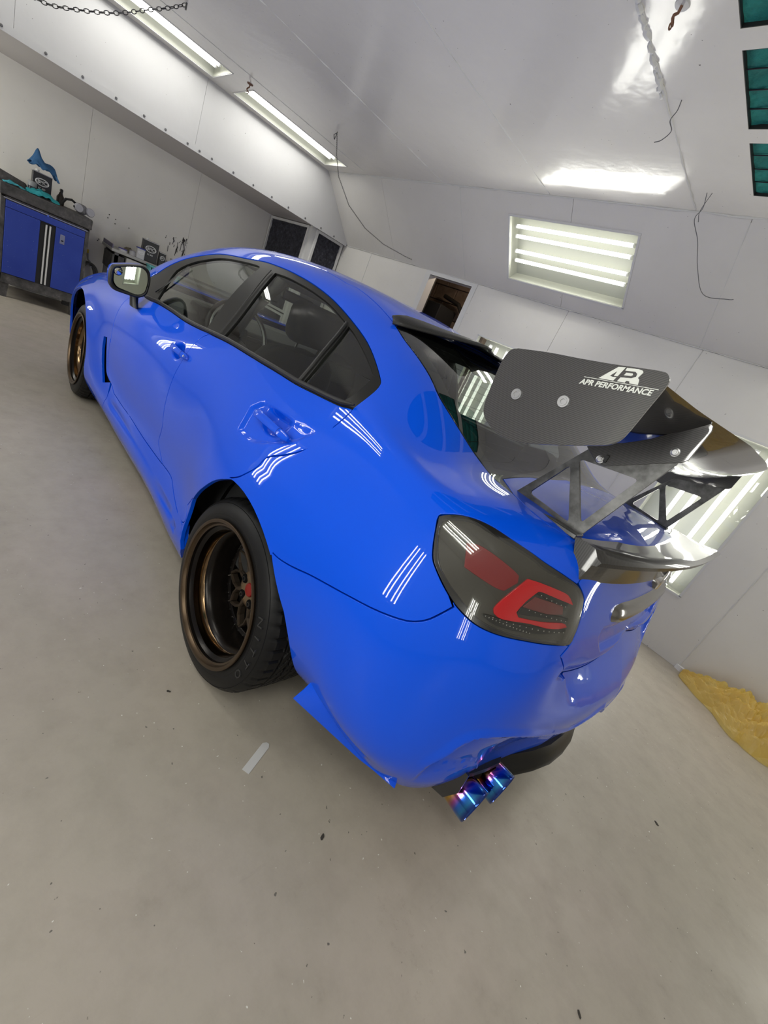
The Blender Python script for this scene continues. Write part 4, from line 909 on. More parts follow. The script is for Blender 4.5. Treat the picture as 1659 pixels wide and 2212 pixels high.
out_ = [(-.450,.872,.315),(-.518,.833,.296),(-.60,.79,.277),(-.657,.76,.263),(-.70,.738,.258),(-.765,.710,.253)]
mid = [tuple((np.array(a)+np.array(b))/2-np.array((0,.004,0))) for a, b in zip(inn, out_)]
wedge('bumper_canard', [inn, mid, out_])
# ---- black diffuser under the rear bumper
V = []; F = []; rows = []
ys = [.60,.56,.50,.42,.36,.30,.25,.20,.15,.10,.05,0,-.05,-.10,-.15,-.20,-.25,-.30,-.36,-.42,-.50,-.56,-.60]
fx = lambda y: float(np.interp(abs(y), [0,.1,.2,.3,.42,.5,.56,.60], [-.978,-.972,-.95,-.918,-.868,-.828,-.80,-.785]))
pr_ = [(.10,.30),(.03,.30),(.015,.268),(-.0,.255),(-.004,.240),(.01,.225),(.05,.216),(.13,.205),(.5,.19)]
for y in ys:
    for a, b in pr_: V.append((fx(y)+a, y, b))
n = len(pr_); F = [(i*n+k, i*n+k+1, (i+1)*n+k+1, (i+1)*n+k) for i in range(len(ys)-1) for k in range(n-1)]
MB().add(V, F).build('rear_diffuser', mat('diffuser_black', (.006,.006,.006), .28, spec=.25), CAR, smooth=True)
for y in (.2,-.2,.0): MB().prism([(-.93+abs(y)*.3,.26),(-.60,.26),(-.60,.17),(-.88+abs(y)*.3,.155)], 'y', y-.004, y+.004).build('diffuser_fin', GLOSSB, CAR)
for sy in (1,-1): MB().prism([(-.80,.36),(-.45,.36),(-.45,.20),(-.785,.217),(-.848,.236),(-.872,.29),(-.868,.36)], 'y', .572*sy-.004, .572*sy+.004).build('diffuser_endplate', GLOSSB, CAR)
sh_ = [(.60,-.82),(.56,-.842),(.50,-.862),(.44,-.876),(.38,-.885),(.32,-.86)]
for sy in (1, -1): MB().prism([(x, y*sy) for y, x in sh_]+[(-.70,.30*sy),(-.70,.60*sy)], 'z', .293, .312).build('tip_shelf', BLACK, CAR)
# underbody and wheel housings
MB().prism([(-.74,.45),(-.70,.50),(-.4,.58),(.4,.62),(.45,.80),(2.2,.80),(2.25,.62),(3.05,.62),(3.2,.7),(3.35,.5),(3.35,-.5),(3.2,-.7),(3.05,-.62),(2.25,-.62),(2.2,-.80),(.45,-.80),(.4,-.62),(-.4,-.58),(-.70,-.50),(-.74,-.45)], 'z', .185, .20).build('underbody', VOID, CAR)
for cx in (0, 2.65):
    for sy in (1, -1):
        V = []; F = []; k = 20
        for i in range(k+1):
            a = math.radians(0+180*i/k)
            for y in (.60, .70, .79): V.append((cx+.40*math.cos(a), sy*y, .34+.40*math.sin(a)))
        F = [(i*3+j, i*3+j+1, (i+1)*3+j+1, (i+1)*3+j) for i in range(k) for j in range(2)]
        c0 = len(V); V.append((cx, sy*.60, .3)); F += [(i*3, (i+1)*3, c0) for i in range(k)]
        mesh('wheel_housing', V, F, CAR, VOID)
# ---- exhaust tips
TI = mat('heat_blued_steel', (.3,.3,.3), .12, metal=1, coat=.5)
v = texc(TI, 'Object'); sp = N(TI, 'ShaderNodeSeparateXYZ'); L(TI, v, sp.inputs[0]); mr = N(TI, 'ShaderNodeMapRange'); L(TI, sp.outputs[0], mr.inputs[0]); mr.inputs[1].default_value = .11; mr.inputs[2].default_value = 0
rt = ramp(TI, mr.outputs[0], [(0,(.26,.20,.15)),(.3,(.30,.20,.09)),(.48,(.60,.36,.05)),(.62,(.42,.08,.34)),(.74,(.03,.14,.75)),(.9,(.03,.25,.60)),(1,(.02,.06,.35))]); L(TI, rt.outputs[0], bs(TI).inputs['Base Color'])
for sy in (1, -1):
    for (y, xr) in ((.50,-.915), (.365,-.932)):
        o = MB().lathe([(.049,.13),(.0535,.05),(.0555,0),(.0545,-.003),(.052,0),(.050,.05),(.044,.13)], axis='x', n=36).build('exhaust_tip', TI, CAR, smooth=True)
        o.location = (xr, sy*y, .235)
        for vv in o.data.vertices: vv.co.x = vv.co.x  # rim faces the rear
        o.data.materials[0] = TI
        d = MB().lathe([(0,.10),(.045,.10)], axis='x', n=24).build('tip_bore', VOID, o)
        if sy == 1 and y == .50:
            t_ = text('tip_lettering', 'Tomei', .020, STEEL, o, (.062,.0505,-.022), (PI/2+.35, 0, PI), shear=.2) if False else None
        MB().tube([(.12,0,0),(.3,-sy*.02,-.01),(.42,-sy*.06,-.02)], .03, 10).build('pipe', GLOSSB, o, smooth=True)
# ---- roof spoiler
def airsheet(name, rows, M, th, parent=CAR, bev=.003):
    V = []; F = []; n = len(rows[0])
    for r_ in rows: V += [tuple(p) for p in r_]
    for i in range(len(rows)-1): F += [(i*n+k, i*n+k+1, (i+1)*n+k+1, (i+1)*n+k) for k in range(n-1)]
    o = mesh(name, V, F, parent, M, True); s_ = o.modifiers.new('solid', 'SOLIDIFY'); s_.thickness = th; s_.offset = 0; return o
yl = [.565,.53,.48,.40,.32,.25,.20,.15,.08,0]
te = lambda y: float(np.interp(abs(y), [0,.08,.15,.20,.25,.32,.40,.48,.53,.565], [.015,.01,-.02,-.055,-.07,-.045,-.01,.03,.055,.08]))
tz = lambda y: float(np.interp(abs(y), [0,.2,.25,.565], [1.362,1.371,1.369,1.305]))
le = lambda y: (.14, BODY(*uvof((.14, abs(y), 1.34))[:,None])[0][2]+.008)
rows = []
for y in yl+[-q for q in yl[::-1][1:]]:
    lx, lz = le(y); lx = float(np.interp(abs(y), [0,.45,.565], [.15,.13,.095])); rows.append([(lx+(te(y)-lx)*t, y, (lz-.003)*(1-t)+tz(y)*t+.012*math.sin(PI*t)*.5) for t in (0,.25,.5,.75,1)])
airsheet('roof_spoiler', rows, carbon('carbon_satin', (0,1), base=.006, hi=.022, rough=.6, coat=.12), .006)
rows = [[(.10+(-.03-.10)*t-.01, y, 1.325-.05*t) for t in (0,.5,1)] for y in np.linspace(.22,-.5,15)]
airsheet('spoiler_underlip', rows, GLOSSB, .008)
# ---- duckbill carbon spoiler on the trunk edge
ys = list(.575*np.sin(np.linspace(PI/2, -PI/2, 45)))
tipx = lambda y: -.955+.13*(abs(y)/.575)**3.2; tipz = lambda y: 1.10-.065*(abs(y)/.575)**2.2
V = []; F = []
for y in ys:
    x0 = -.80+.05*(abs(y)/.575)**2.5; xt, zt = tipx(y), tipz(y); xb = -.875+.075*(abs(y)/.575)**2.6
    V += [(x0, y, 1.052), ((x0*2+xt)/3, y, 1.056), (x0*.35+xt*.65, y, 1.067*.6+zt*.4), (xt+.012, y, zt+.004), (xt, y, zt), (xt+.004, y, zt-.012), (xt+.03, y, zt-.022), (xb-.012, y, 1.02), (xb-.006, y, .975), (xb+.01, y, .972)]
n = 10; F = [(i*n+k, i*n+k+1, (i+1)*n+k+1, (i+1)*n+k) for i in range(len(ys)-1) for k in range(n-1)] + [tuple(range(n))[::-1], tuple(range((len(ys)-1)*n, len(ys)*n))]
MB().add(V, F).build('trunk_spoiler', carbon('carbon_gloss', (0,1), base=.008, hi=.03, rough=.4, coat=.55), CAR, smooth=True)
# ---- rear wing
WG = thing('rear_wing', None, None, (0,0,0)); WG.parent = CAR
if 'label' in WG: del WG['label']
ALU = mat('black_brushed', (.07,.07,.068), .32, metal=.6); gn = noise(ALU, 30, 4, .6, texc(ALU)); L(ALU, ramp(ALU, gn.outputs[0], [(.35,(.045,)*3),(.7,(.12,)*3)]).outputs[0], bs(ALU).inputs['Base Color'])
def sweep_air(ys, f, name, M, parent, n=20):
    V = []; F = []; prof = []
    for i in range(n+1):
        t = (1-math.cos(PI*i/n))/2; yt = .6*(.2969*math.sqrt(t)-.126*t-.3516*t*t+.2843*t**3-.1036*t**4); prof.append((t, yt))
    loop = [(t, yt*.55) for t, yt in prof]+[(t, -yt*1.1) for t, yt in prof[::-1][1:-1]]
    for y in ys:
        xl, zl, xt, zt, cmb = f(y)
        c = math.hypot(xt-xl, zt-zl); 
        for t, h in loop:
            d = h*c - cmb*c*4*t*(1-t)
            tx_, tz_ = (xt-xl)/c, (zt-zl)/c
            V.append((xl+tx_*c*t + tz_*d*1.0, y, zl+tz_*c*t - tx_*d))
    m_ = len(loop)
    for i in range(len(ys)-1): F += [(i*m_+k, i*m_+(k+1) % m_, (i+1)*m_+(k+1) % m_, (i+1)*m_+k) for k in range(m_)]
    F += [tuple(range(m_)), tuple(range((len(ys)-1)*m_, len(ys)*m_))]
    return MB().add(V, F).build(name, M, parent, smooth=True)
def wf_(y):
    a = abs(y); return (float(np.interp(a, [0,.3,.5,.77], [-.60,-.59,-.575,-.55])), float(np.interp(a, [0,.4,.6,.77], [1.262,1.27,1.29,1.305])), float(np.interp(a, [0,.1,.35,.5,.6,.77], [-.91,-.91,-.885,-.84,-.81,-.78])), 1.375, .09)
sweep_air(list(np.linspace(.772,-.772,41)), wf_, 'wing_blade', CARBXY if False else carbon('carbon_blade', (0,1), base=.008, hi=.022, rough=.25), WG)
ep = dens([(-.518,1.346),(-.507,1.341),(-.500,1.329),(-.498,1.310),(-.500,1.28),(-.503,1.254),(-.508,1.224),(-.518,1.207),(-.534,1.197),(-.565,1.187),(-.614,1.191),(-.674,1.214),(-.72,1.235),(-.755,1.252),(-.768,1.261),(-.777,1.274),(-.781,1.294),(-.785,1.33),(-.789,1.364),(-.789,1.379),(-.782,1.387),(-.770,1.388),(-.73,1.381),(-.698,1.375),(-.640,1.366),(-.582,1.358),(-.518,1.346)], 3)[:-1]
e_ = MB().prism(ep, 'y', .774, .780).build('endplate', CARB, WG, bevel=.001)
for (x, z) in ((-.564,1.269),(-.656,1.291)):
    b_ = MB().lathe([(0,.0030),(.004,.003),(.0045,.0045),(.0075,.0045),(.0078,.003),(.0105,.003),(.0112,.0)], (x,.780,z), 'y', 20).build('endplate_bolt', STEEL, e_, smooth=True)
er = e_.copy(); C.objects.link(er); er.parent = WG; er.matrix_basis = Matrix.Scale(-1, 4, (0,1,0))
for ch in list(e_.children): d = ch.copy(); C.objects.link(d); d.parent = er
# lettering on the outer face of the left endplate (text runs rearwards: local x = -X, y = up)
LET = mat('silver_lettering', (.62,.64,.61), .35)
def ep_poly(polys, name):
    # polygons in (distance rearwards, up) millimetres from the lettering origin
    mb = MB(); ox, oz = -.666, 1.342; ca, sa = math.cos(.175), math.sin(.175)
    for P_ in polys:
        q = [(ox-(a*ca-b*sa)*.001, oz+(a*sa+b*ca)*.001) for a, b in P_]; mb.prism(q, 'y', .7801, .7806)
    return mb.build(name, LET, e_)
ep_poly([[(0,-1.0),(119,-1.0),(119,-.1),(0,-.1)]], 'lettering_rule')
ep_poly([[(24,1.2),(46,22),(48,23.8),(59.4,24.8),(52.5,9),(46.5,8.6),(49.2,17),(40.5,8.2),(45,7),(51.6,7.4),(48.5,1.2)],
         [(61.5,24.4),(79.5,24.9),(86,23.5),(87.8,20.8),(83.4,11.8),(86.5,9),(87.5,1.2),(74.4,1.2),(73,4.4),(68.5,4.4),(67,1.2),(54.6,1.2),(57.6,8.3),(74,9.5),(80,13),(80,17.5),(76,20.3),(60.4,19.6)],
         [(61.2,12.2),(63.2,16.8),(73,17.2),(74.6,15),(72.4,12.8)]], 'logo_letter')
tt = text('brand_lettering', 'APR PERFORMANCE', .0125, LET, e_, (0,0,0), (0,0,0), extrude=.0003, shear=.25, offset=.00035)
tw = max(v_.co.x for v_ in tt.data.vertices); sc_ = .118/tw
tt.matrix_basis = Matrix.Translation((-.664,.7803,1.3285)) @ Matrix(((-math.cos(.19),math.sin(.19),0,0),(0,0,1,0),(math.sin(.19),math.cos(.19),0,0),(0,0,0,1))) @ Matrix.Diagonal((sc_,1,1,1))
for sy in (1, -1):
    st = Matrix.Scale(sy, 4, (0,1,0)); yb = .515
    tri = MB(); outer = [(-.565,1.053),(-.735,1.043),(-.80,1.205),(-.86,1.27),(-.80,1.29),(-.62,1.232),(-.645,1.20),(-.615,1.165)]
    # plate with two triangular windows
    A_ = [(-.565,1.053),(-.737,1.043),(-.842,1.262),(-.80,1.30),(-.64,1.245),(-.655,1.215)]
    h1 = [(-.580,1.070),(-.634,1.178),(-.704,1.059)]; h2 = [(-.643,1.200),(-.778,1.218),(-.727,1.073)]
    h1 = roundpoly(h1, .012, 4); h2 = roundpoly(h2, .012, 4); O_ = roundpoly([(-.547,1.053),(-.740,1.041),(-.821,1.282),(-.655,1.237)], [.002,.002,.005,.01], 3)
    pts = [Vector(p) for p in O_+h1+h2]; ed = []; k = 0
    for h in (O_, h1, h2): ed += [(k+i, k+(i+1) % len(h)) for i in range(len(h))]; k += len(h)
    r = list(delaunay_2d_cdt(pts, ed, [], 1, 1e-7)); n = len(r[0]); cen = np.array([np.mean([tuple(r[0][i]) for i in t], 0) for t in r[2]]); kk = (sdpoly(h1, cen) < 0) & (sdpoly(h2, cen) < 0); r[2] = [t for t, q in zip(r[2], kk) if q]; V = [(p[0], y, p[1]) for y in (yb-.004, yb+.004) for p in r[0]]
    F = [tuple(t) for t in r[2]]+[tuple(i+n for i in t)[::-1] for t in r[2]]; cnt = {}
    for t in r[2]:
        t = tuple(t)
        for a, b in zip(t, t[1:]+t[:1]):
            if (b, a) in cnt: del cnt[(b, a)]
            else: cnt[(a, b)] = 1
    F += [(b, a, a+n, b+n) for a, b in cnt]
    o = MB().add(V, F).build('wing_stand', ALU, WG, bevel=.0015); o.matrix_basis = st
    f_ = MB().rbox(-.745,-.555, yb-.012, yb+.035, 1.040, 1.052, .002, 1).build('stand_foot', ALU, WG); f_.matrix_basis = st
    bk = [(-.645,1.232),(-.655,1.245),(-.71,1.272),(-.752,1.302),(-.795,1.345),(-.821,1.372),(-.833,1.367),(-.836,1.359),(-.833,1.292),(-.826,1.284),(-.703,1.210),(-.684,1.209),(-.665,1.220)]
    o = MB().prism(bk, 'y', yb+.004, yb+.010).build('wing_bracket', CARB, WG, bevel=.001); o.matrix_basis = st
    for (x, z) in ((-.687,1.22),(-.805,1.297)):
        o = MB().lathe([(0,.006),(.0035,.006),(.0035,.0035),(.0055,.0035),(.0065,.0025),(.009,.002),(.0095,0)], (x, yb+.010, z), 'y', 18).build('bracket_bolt', STEEL, WG, smooth=True); o.matrix_basis = st
    o = MB().rbox(-.702,-.694, yb+.010, yb+.014, 1.218, 1.236, .0015, 2).build('slot_bolt', BLACK, WG); o.matrix_basis = st
# ---- wheels
def tyre_mesh(w_, R_=.322, rim=.240):
    # outer face at y=0, tyre runs inwards (negative y)
    n = 300; prof = []
    half = w_/2; pts = [(rim-.006,-.008),(rim+.006,-.002),(.262,-.001),(.280,-.004),(.297,-.010),(.309,-.019),(.3165,-.030),(R_-.001,-.042)]
    m_ = 60
    tr = [(R_+.002*(1-((i/m_)*2-1)**2), -.043-(w_-.098)*i/m_) for i in range(m_+1)]
    back = [(r, -w_-y) for r, y in pts[::-1]]
    prof = pts+tr+back; V = []; F = []; k = len(prof); i0 = len(pts)
    for i in range(n):
        a = 2*PI*i/n; ca, sa = math.cos(a), math.sin(a)
        for j, (r, y) in enumerate(prof):
            q = j-i0
            if 0 <= q <= m_:
                s_ = q/m_; d = 0
                for g in (.22,.42,.60,.80):
                    if abs(s_-g) < .017: d = .009
                ph = (i/n*38 + s_*5.6) % 1
                if ph < .15 and s_ > .24: d = max(d, .0075)
                ph2 = (i/n*50 + s_*.8) % 1
                if ph2 < .15 and s_ <= .20: d = max(d, .006)
                r -= d
            elif q in (-1,-2,-3) :
                if (i/n*50) % 1 < .15 and q > -3: r -= .004
            V.append((r*ca, y, r*sa))
    for i in range(n):
        for j in range(k-1): F.append((i*k+j, i*k+j+1, ((i+1) % n)*k+j+1, ((i+1) % n)*k+j))
    return V, F
def wheel(x, sy, camber, w_, yout, loc_z):
    t = bpy.data.objects.new('wheel', None); C.objects.link(t); t.parent = CAR
    V, F = tyre_mesh(w_); MB().add(V, F).build('tyre', RUB, t, smooth=True)
    # bead ring lines on the sidewall
    MB().lathe([(.262,-.0025),(.2632,-.0008),(.2645,-.003)], n=90, axis='y').lathe([(.3005,-.0135),(.3018,-.0115),(.303,-.0165)], n=90, axis='y').build('sidewall_rings', RUB, t, smooth=True)
    MB().lathe([(.236,-w_+.01),(.244,.0),(.2465,.004),(.2455,.0075),(.243,.0085),(.2345,.0065),(.233,.002),(.2295,-.004),(.2235,-.006)], n=96, axis='y').build('outer_lip', BRONZED, t, smooth=True)
    MB().lathe([(.2235,-.006),(.2225,-.016),(.214,-.024),(.2105,-.026)], n=96, axis='y').build('lip_step', BARREL, t, smooth=True)
    MB().lathe([(.2105,-.026),(.2095,-.040),(.2075,-.062),(.2055,-.064)], n=96, axis='y').build('inner_lip', BRONZE, t, smooth=True)
    MB().lathe([(.2055,-.064),(.198,-.068),(.190,-.085),(.186,-.125),(.186,-w_+.02)], n=96, axis='y').build('barrel', BARREL, t, smooth=True)
    MB().lathe([(.186,-.149),(.181,-.144),(.172,-.144),(.166,-.148),(.166,-.167),(.186,-.167)], n=72, axis='y', close=True).build('face_ring', BARREL, t, smooth=True)
    # hub
    MB().lathe([(.0,-.131),(.026,-.130),(.045,-.126),(.062,-.129),(.071,-.137),(.075,-.147),(.07,-.165),(.03,-.165)], n=48, axis='y').build('hub', HUBM, t, smooth=True)
    me = None; M0 = mat('spoke_bronze', (.12,.092,.068), .42, metal=.8) if 'spoke_bronze' not in bpy.data.materials else bpy.data.materials['spoke_bronze']
    for i in range(10):
        if me is None:
            mb = MB(); 
            def seg(r0, a0, r1, a1, w0, w1, y0, y1):
                p0 = Vector((r0*math.cos(a0), y0, r0*math.sin(a0))); p1 = Vector((r1*math.cos(a1), y1, r1*math.sin(a1))); d = (p1-p0).normalized(); s_ = d.cross(Vector((0,1,0))).normalized()
                V = []
                for p, w2 in ((p0, w0), (p1, w1)): V += [p-s_*w2/2, p-s_*w2*.3+Vector((0,.006,0)), p+s_*w2*.3+Vector((0,.006,0)), p+s_*w2/2, p+s_*w2/2-Vector((0,.02,0)), p-s_*w2/2-Vector((0,.02,0))]
                mb.add(V, [(k, (k+1) % 6, 6+(k+1) % 6, 6+k) for k in range(6)]+[tuple(range(6))[::-1], tuple(range(6,12))])
            a = PI/10; seg(.066, 0, .108, 0, .022, .013, -.141, -.144)
            seg(.105, 0, .140, a*.42, .012, .010, -.144, -.147); seg(.105, 0, .140, -a*.42, .012, .010, -.144, -.147); seg(.138, a*.40, .174, a*.97, .0105, .010, -.147, -.151); seg(.138, -a*.40, .174, -a*.97, .0105, .010, -.147, -.151)
            o = mb.build('spoke', M0, t); me = o.data
        else: o = link('spoke', me, t)
        o.rotation_euler = (0, i*2*PI/10, 0)
    me = None
    for i in range(5):
        a = i*2*PI/5+.3
        if me is None:
            o = MB().lathe([(0,-.126),(.005,-.126),(.0052,-.122),(.0095,-.122),(.0105,-.128),(.0105,-.137)], n=14, axis='y').build('lug_nut', mat('lug_black', (.03,.03,.03), .3, metal=.6), t, smooth=True); me = o.data
            h = MB().lathe([(.0,-.1268),(.0165,-.1255),(.0175,-.1285)], n=20, axis='y').build('lug_recess', VOID, t, smooth=True); mh_ = h.data
        else: o = link('lug_nut', me, t); h = link('lug_recess', mh_, t)
        o.location = (.0495*math.cos(a), 0, .0495*math.sin(a)); h.location = o.location
    MB().lathe([(0,-.122),(.018,-.1225),(.023,-.124),(.025,-.128),(.025,-.135)], n=30, axis='y').build('center_cap', mat('cap_red', (.22,.010,.008), .4), t, smooth=True)
    mb = MB()
    for i in range(34): a = 2*PI*i/34; mb.cyl((.1765*math.cos(a), -.146, .1765*math.sin(a)), (.1765*math.cos(a), -.139, .1765*math.sin(a)), .0024, n=6)
    mb.build('rim_bolts', CHROME, t)['kind'] = 'stuff'
    MB().cyl((0,-.205,0), (0,-.18,0), .165, n=40).build('brake_disc', mat('brake_grey', (.012,.012,.012), .4, metal=.6), t)
    # raised sidewall lettering
    cu = None
    for ch, a in zip('NITTO', (158, 168, 177, 188, 200)):
        cu = bpy.data.curves.new('l', 'FONT'); cu.body = ch; cu.size = .050; cu.extrude = .0030; cu.align_x = 'CENTER'; cu.resolution_u = 2
        tmp = bpy.data.objects.new('l', cu); C.objects.link(tmp); bpy.context.view_layer.update(); me_ = bpy.data.meshes.new_from_object(tmp.evaluated_get(bpy.context.evaluated_depsgraph_get())); bpy.data.objects.remove(tmp)
        q = math.radians(a); o = link('sidewall_letter', me_, t, LETT); me_.materials.clear(); me_.materials.append(LETT)
        r_ = .266; up = Vector((math.cos(q), 0, math.sin(q))); rt_ = Vector((-math.sin(q), 0, math.cos(q))); nn = Vector((0, 1, 0))
        mt = Matrix((rt_, up, nn)).transposed().to_4x4(); mt.translation = up*r_ + Vector((0,-.0045,0)); o.matrix_basis = mt @ Matrix.Diagonal((.95,.70,1,1))
    t.matrix_basis = Matrix.Translation((x, sy*yout, loc_z)) @ Matrix.Rotation(camber*sy, 4, 'X') @ (Matrix.Identity(4) if sy > 0 else Matrix.Scale(-1, 4, (0,1,0)))
    return t
LETT = mat('raised_rubber', (.022,.022,.023), .4)
HUBM = mat('hub_bronze', (.26,.19,.12), .42, metal=.85)
for sy in (1, -1):
    wheel(0, sy, math.radians(3.6), .275, .925, .3225); wheel(2.65, sy, math.radians(1.7), .25, .905, .3222)
# ---- cabin
MB().box(-.3, 2.2, -.72, .72, .20, .24).build('cabin_floor', MATB, CAR)
MB().prism([(2.35,.90),(2.30,.96),(1.95,.97),(1.72,.93),(1.66,.80),(1.72,.62),(2.3,.55)], 'y', -.74, .74).build('dashboard', INT, CAR, bevel=.015)
MB().rbox(1.70,1.9,.24,.52,.90,.985,.02,2).build('instrument_hood', MATB, CAR)
sw = bpy.data.objects.new('steering_wheel', None); C.objects.link(sw); sw.parent = CAR
MB().lathe([(.178+.014*math.cos(a), .014*math.sin(a)) for a in np.linspace(0, 2*PI, 10)[:-1]], n=40, axis='x', close=True).build('wheel_rim', BLACK, sw, smooth=True)
MB().rbox(-.01,.03,-.06,.06,-.055,.05,.012,2).rbox(0,.02,-.17,.17,-.012,.018,.006,1).rbox(0,.02,-.014,.014,-.17,.0,.006,1).build('wheel_spokes', INT, sw)
MB().lathe([(.172,-.0145),(.168,-.0165),(.160,-.012)], n=30, axis='x').build('silver_insert', STEEL, sw, smooth=True)
MB().rbox(-.013,.0,-.025,.025,-.012,.012,.004,1).build('horn_badge', CHROME, sw)
sw.location = (1.50,.37,.92); sw.rotation_euler = (0, .38, 0)
def seat(x, y, rear=False, w_=.50):
    s_ = bpy.data.objects.new('seat', None); C.objects.link(s_); s_.parent = CAR; s_.location = (x, y, 0)
    MB().rbox(-.02,.50,-w_/2,w_/2,.42,.56,.05,3).build('cushion', FAB, s_, smooth=True)
    V = []; F = []; k = 18
    lv = [(.50,.25,.09),(.62,.26,.10),(.78,.25,.095),(.95,.225,.085),(1.06,.17,.06)]
    for i, (z, hw, th) in enumerate(lv):
        cx = -.05-(z-.5)*.36
        for j in range(k): a = 2*PI*j/k; V.append((cx+th*np.sign(math.cos(a))*abs(math.cos(a))**.7-.0, hw*np.sign(math.sin(a))*abs(math.sin(a))**.6*(w_/.5), z))
    F = [(i*k+j, i*k+(j+1) % k, (i+1)*k+(j+1) % k, (i+1)*k+j) for i in range(4) for j in range(k)]+[tuple(range(k))[::-1], tuple(range(4*k, 5*k))]
    o = MB().add(V, F).build('seat_back', FAB, s_, smooth=True); m2 = o.modifiers.new('s', 'SUBSURF'); m2.levels = m2.render_levels = 1
    o = MB().rbox(-.34,-.22,-.135,.135,1.075,1.255,.05,4).build('headrest', FAB, s_, smooth=True)
    MB().cyl((-.262,.06,1.03),(-.275,.06,1.10),.006,n=8).cyl((-.262,-.06,1.03),(-.275,-.06,1.10),.006,n=8).build('headrest_post', CHROME, s_)
    return s_
seat(1.05, .37); seat(1.05, -.37)
rs = bpy.data.objects.new('rear_bench', None); C.objects.link(rs); rs.parent = CAR
MB().rbox(.02,.52,-.66,.66,.40,.55,.05,3).build('bench_cushion', FAB, rs, smooth=True)
MB().prism([(.10,.50),(-.02,.50),(-.20,.98),(-.09,.99),(.02,.75)], 'y', -.66, .66).build('bench_back', FAB, rs, bevel=.03)
for y in (.36,-.36): MB().rbox(-.22,-.12,y-.12,y+.12,.98,1.10,.035,3).build('rear_headrest', FAB, rs, smooth=True)
MB().prism([(-.16,.975),(-.44,1.0),(-.44,.96),(-.16,.94)], 'y', -.66, .66).build('parcel_shelf', INT, CAR)
# inner trims: door cards, pillars, roof lining
for sy in (1, -1):
    MB().prism([(1.9,.30),(-.1,.30),(-.1,.93),(1.0,.93),(1.9,.90)], 'y', .755*sy, .775*sy).build('door_card', INT, CAR)
    MB().tube([(.80,sy*.745,.95),(.77,sy*.69,1.13),(.74,sy*.60,1.29)], .026, 10).build('centre_pillar', INT, CAR, smooth=True)
    MB().tube([(1.42,sy*.66,.98),(1.0,sy*.64,.90),(.75,sy*.67,.75),(.65,sy*.72,.5)], .004, 6).build('seat_belt', BLACK, CAR) if False else None
panel('headliner', ditch_all[wst_i:] + roof_edge_r + [roof_c0, tuple(uvof((1.68,.3,1.30)))], INT, CAR, depth=0, off=-.035, mirror='join', step=.06)
MB().rbox(1.60,1.64,-.11,.11,1.20,1.26,.012,2).build('interior_mirror', BLACK, CAR)
MB().rbox(.95,2.0,-.10,.10,.40,.66,.03,2).build('centre_console', MATB, CAR)
# pull-wire and interior light on the roof lining
# ------------------------------------------------------------------ things in the room
NAVY = mat('cabinet_blue', (.018,.045,.33), .45); vv = texc(NAVY); nn_ = noise(NAVY, 70, 3, .6, vv); r_ = ramp(NAVY, nn_.outputs[0], [(.70,(0,0,0)),(.73,(1,1,1))]); n2_ = noise(NAVY, 3, 4, .6, vv)
L(NAVY, mixc(NAVY, r_.outputs[0], ramp(NAVY, n2_.outputs[0], [(.3,(.016,.04,.30)),(.7,(.028,.06,.36))]).outputs[0], (.30,.34,.5)), bs(NAVY).inputs['Base Color'])
GRAPH = mat('dusty_graphite', (.07,.07,.07), .6); gn = noise(GRAPH, 14, 6, .7, texc(GRAPH)); L(GRAPH, ramp(GRAPH, gn.outputs[0], [(.35,(.03,.03,.03)),(.6,(.085,.08,.08)),(.8,(.2,.19,.185))]).outputs[0], bs(GRAPH).inputs['Base Color'])
cab = thing('tool_cabinet', 'paint-spattered dark blue steel tool cabinet with a grey worktop', 'cabinet', (5.6,.82,0))
def cb(name, M, *bx, bevel=0, parent=cab):
    mb = MB()
    for b in bx: mb.box(*b)
    return mb.build(name, M, parent, bevel=bevel)
X = -.30; Yl, Yr = .36, -.36   # front face, left and right sides, relative
cb('body', GRAPH, (X+.012,.30,Yr,Yl,.14,.95))
cb('worktop', GRAPH, (X-.02,.32,Yr-.015,Yl+.015,.955,1.055), bevel=.01)
cb('frame', GRAPH, (X,X+.02,Yl-.035,Yl,.14,.95), (X,X+.02,Yr,Yr+.035,.14,.95), (X,X+.02,Yr,Yl,.14,.235), (X,X+.02,Yr,Yl,.935,.95), bevel=.003)
cb('light_strip', STEEL, (X-.006,X,Yr+.02,Yl-.02,.926,.935))
dr = cb('drawer', NAVY, (X-.012,X+.01,Yr+.037,Yl-.037,.855,.918), bevel=.003); MB().cyl((X-.018,0,.922),(X-.004,0,.922),.009,n=14).build('lock', CHROME, dr)
d_a = cb('door', NAVY, (X-.012,X+.01,.055,Yl-.037,.24,.852), bevel=.003); d_b = cb('door', NAVY, (X-.012,X+.01,Yr+.037,-.075,.24,.852), bevel=.003)
cb('recess', MATB, (X+.004,X+.012,-.075,.055,.235,.852))
cb('door_pull', TRIMW, (X-.012,X+.006,-.004,.010,.245,.835), bevel=.002); cb('door_pull', TRIMW, (X-.012,X+.006,-.036,-.022,.245,.835), bevel=.002)
pl = cb('latch_plate', STEEL, (X-.016,X-.011,-.155,-.115,.71,.80), parent=d_b, bevel=.002); cb('latch_slot', BLACK, (X-.0175,X-.0155,-.145,-.125,.735,.748), parent=pl)
for y in (Yl-.05, Yr+.05):
    MB().prism([(y-.05,.14),(y+.05,.14),(y+.035,0),(y-.035,0)], 'x', X+.01, X+.06).prism([(y-.05,.14),(y+.05,.14),(y+.035,0),(y-.035,0)], 'x', .22, .27).build('leg', GRAPH, cab)
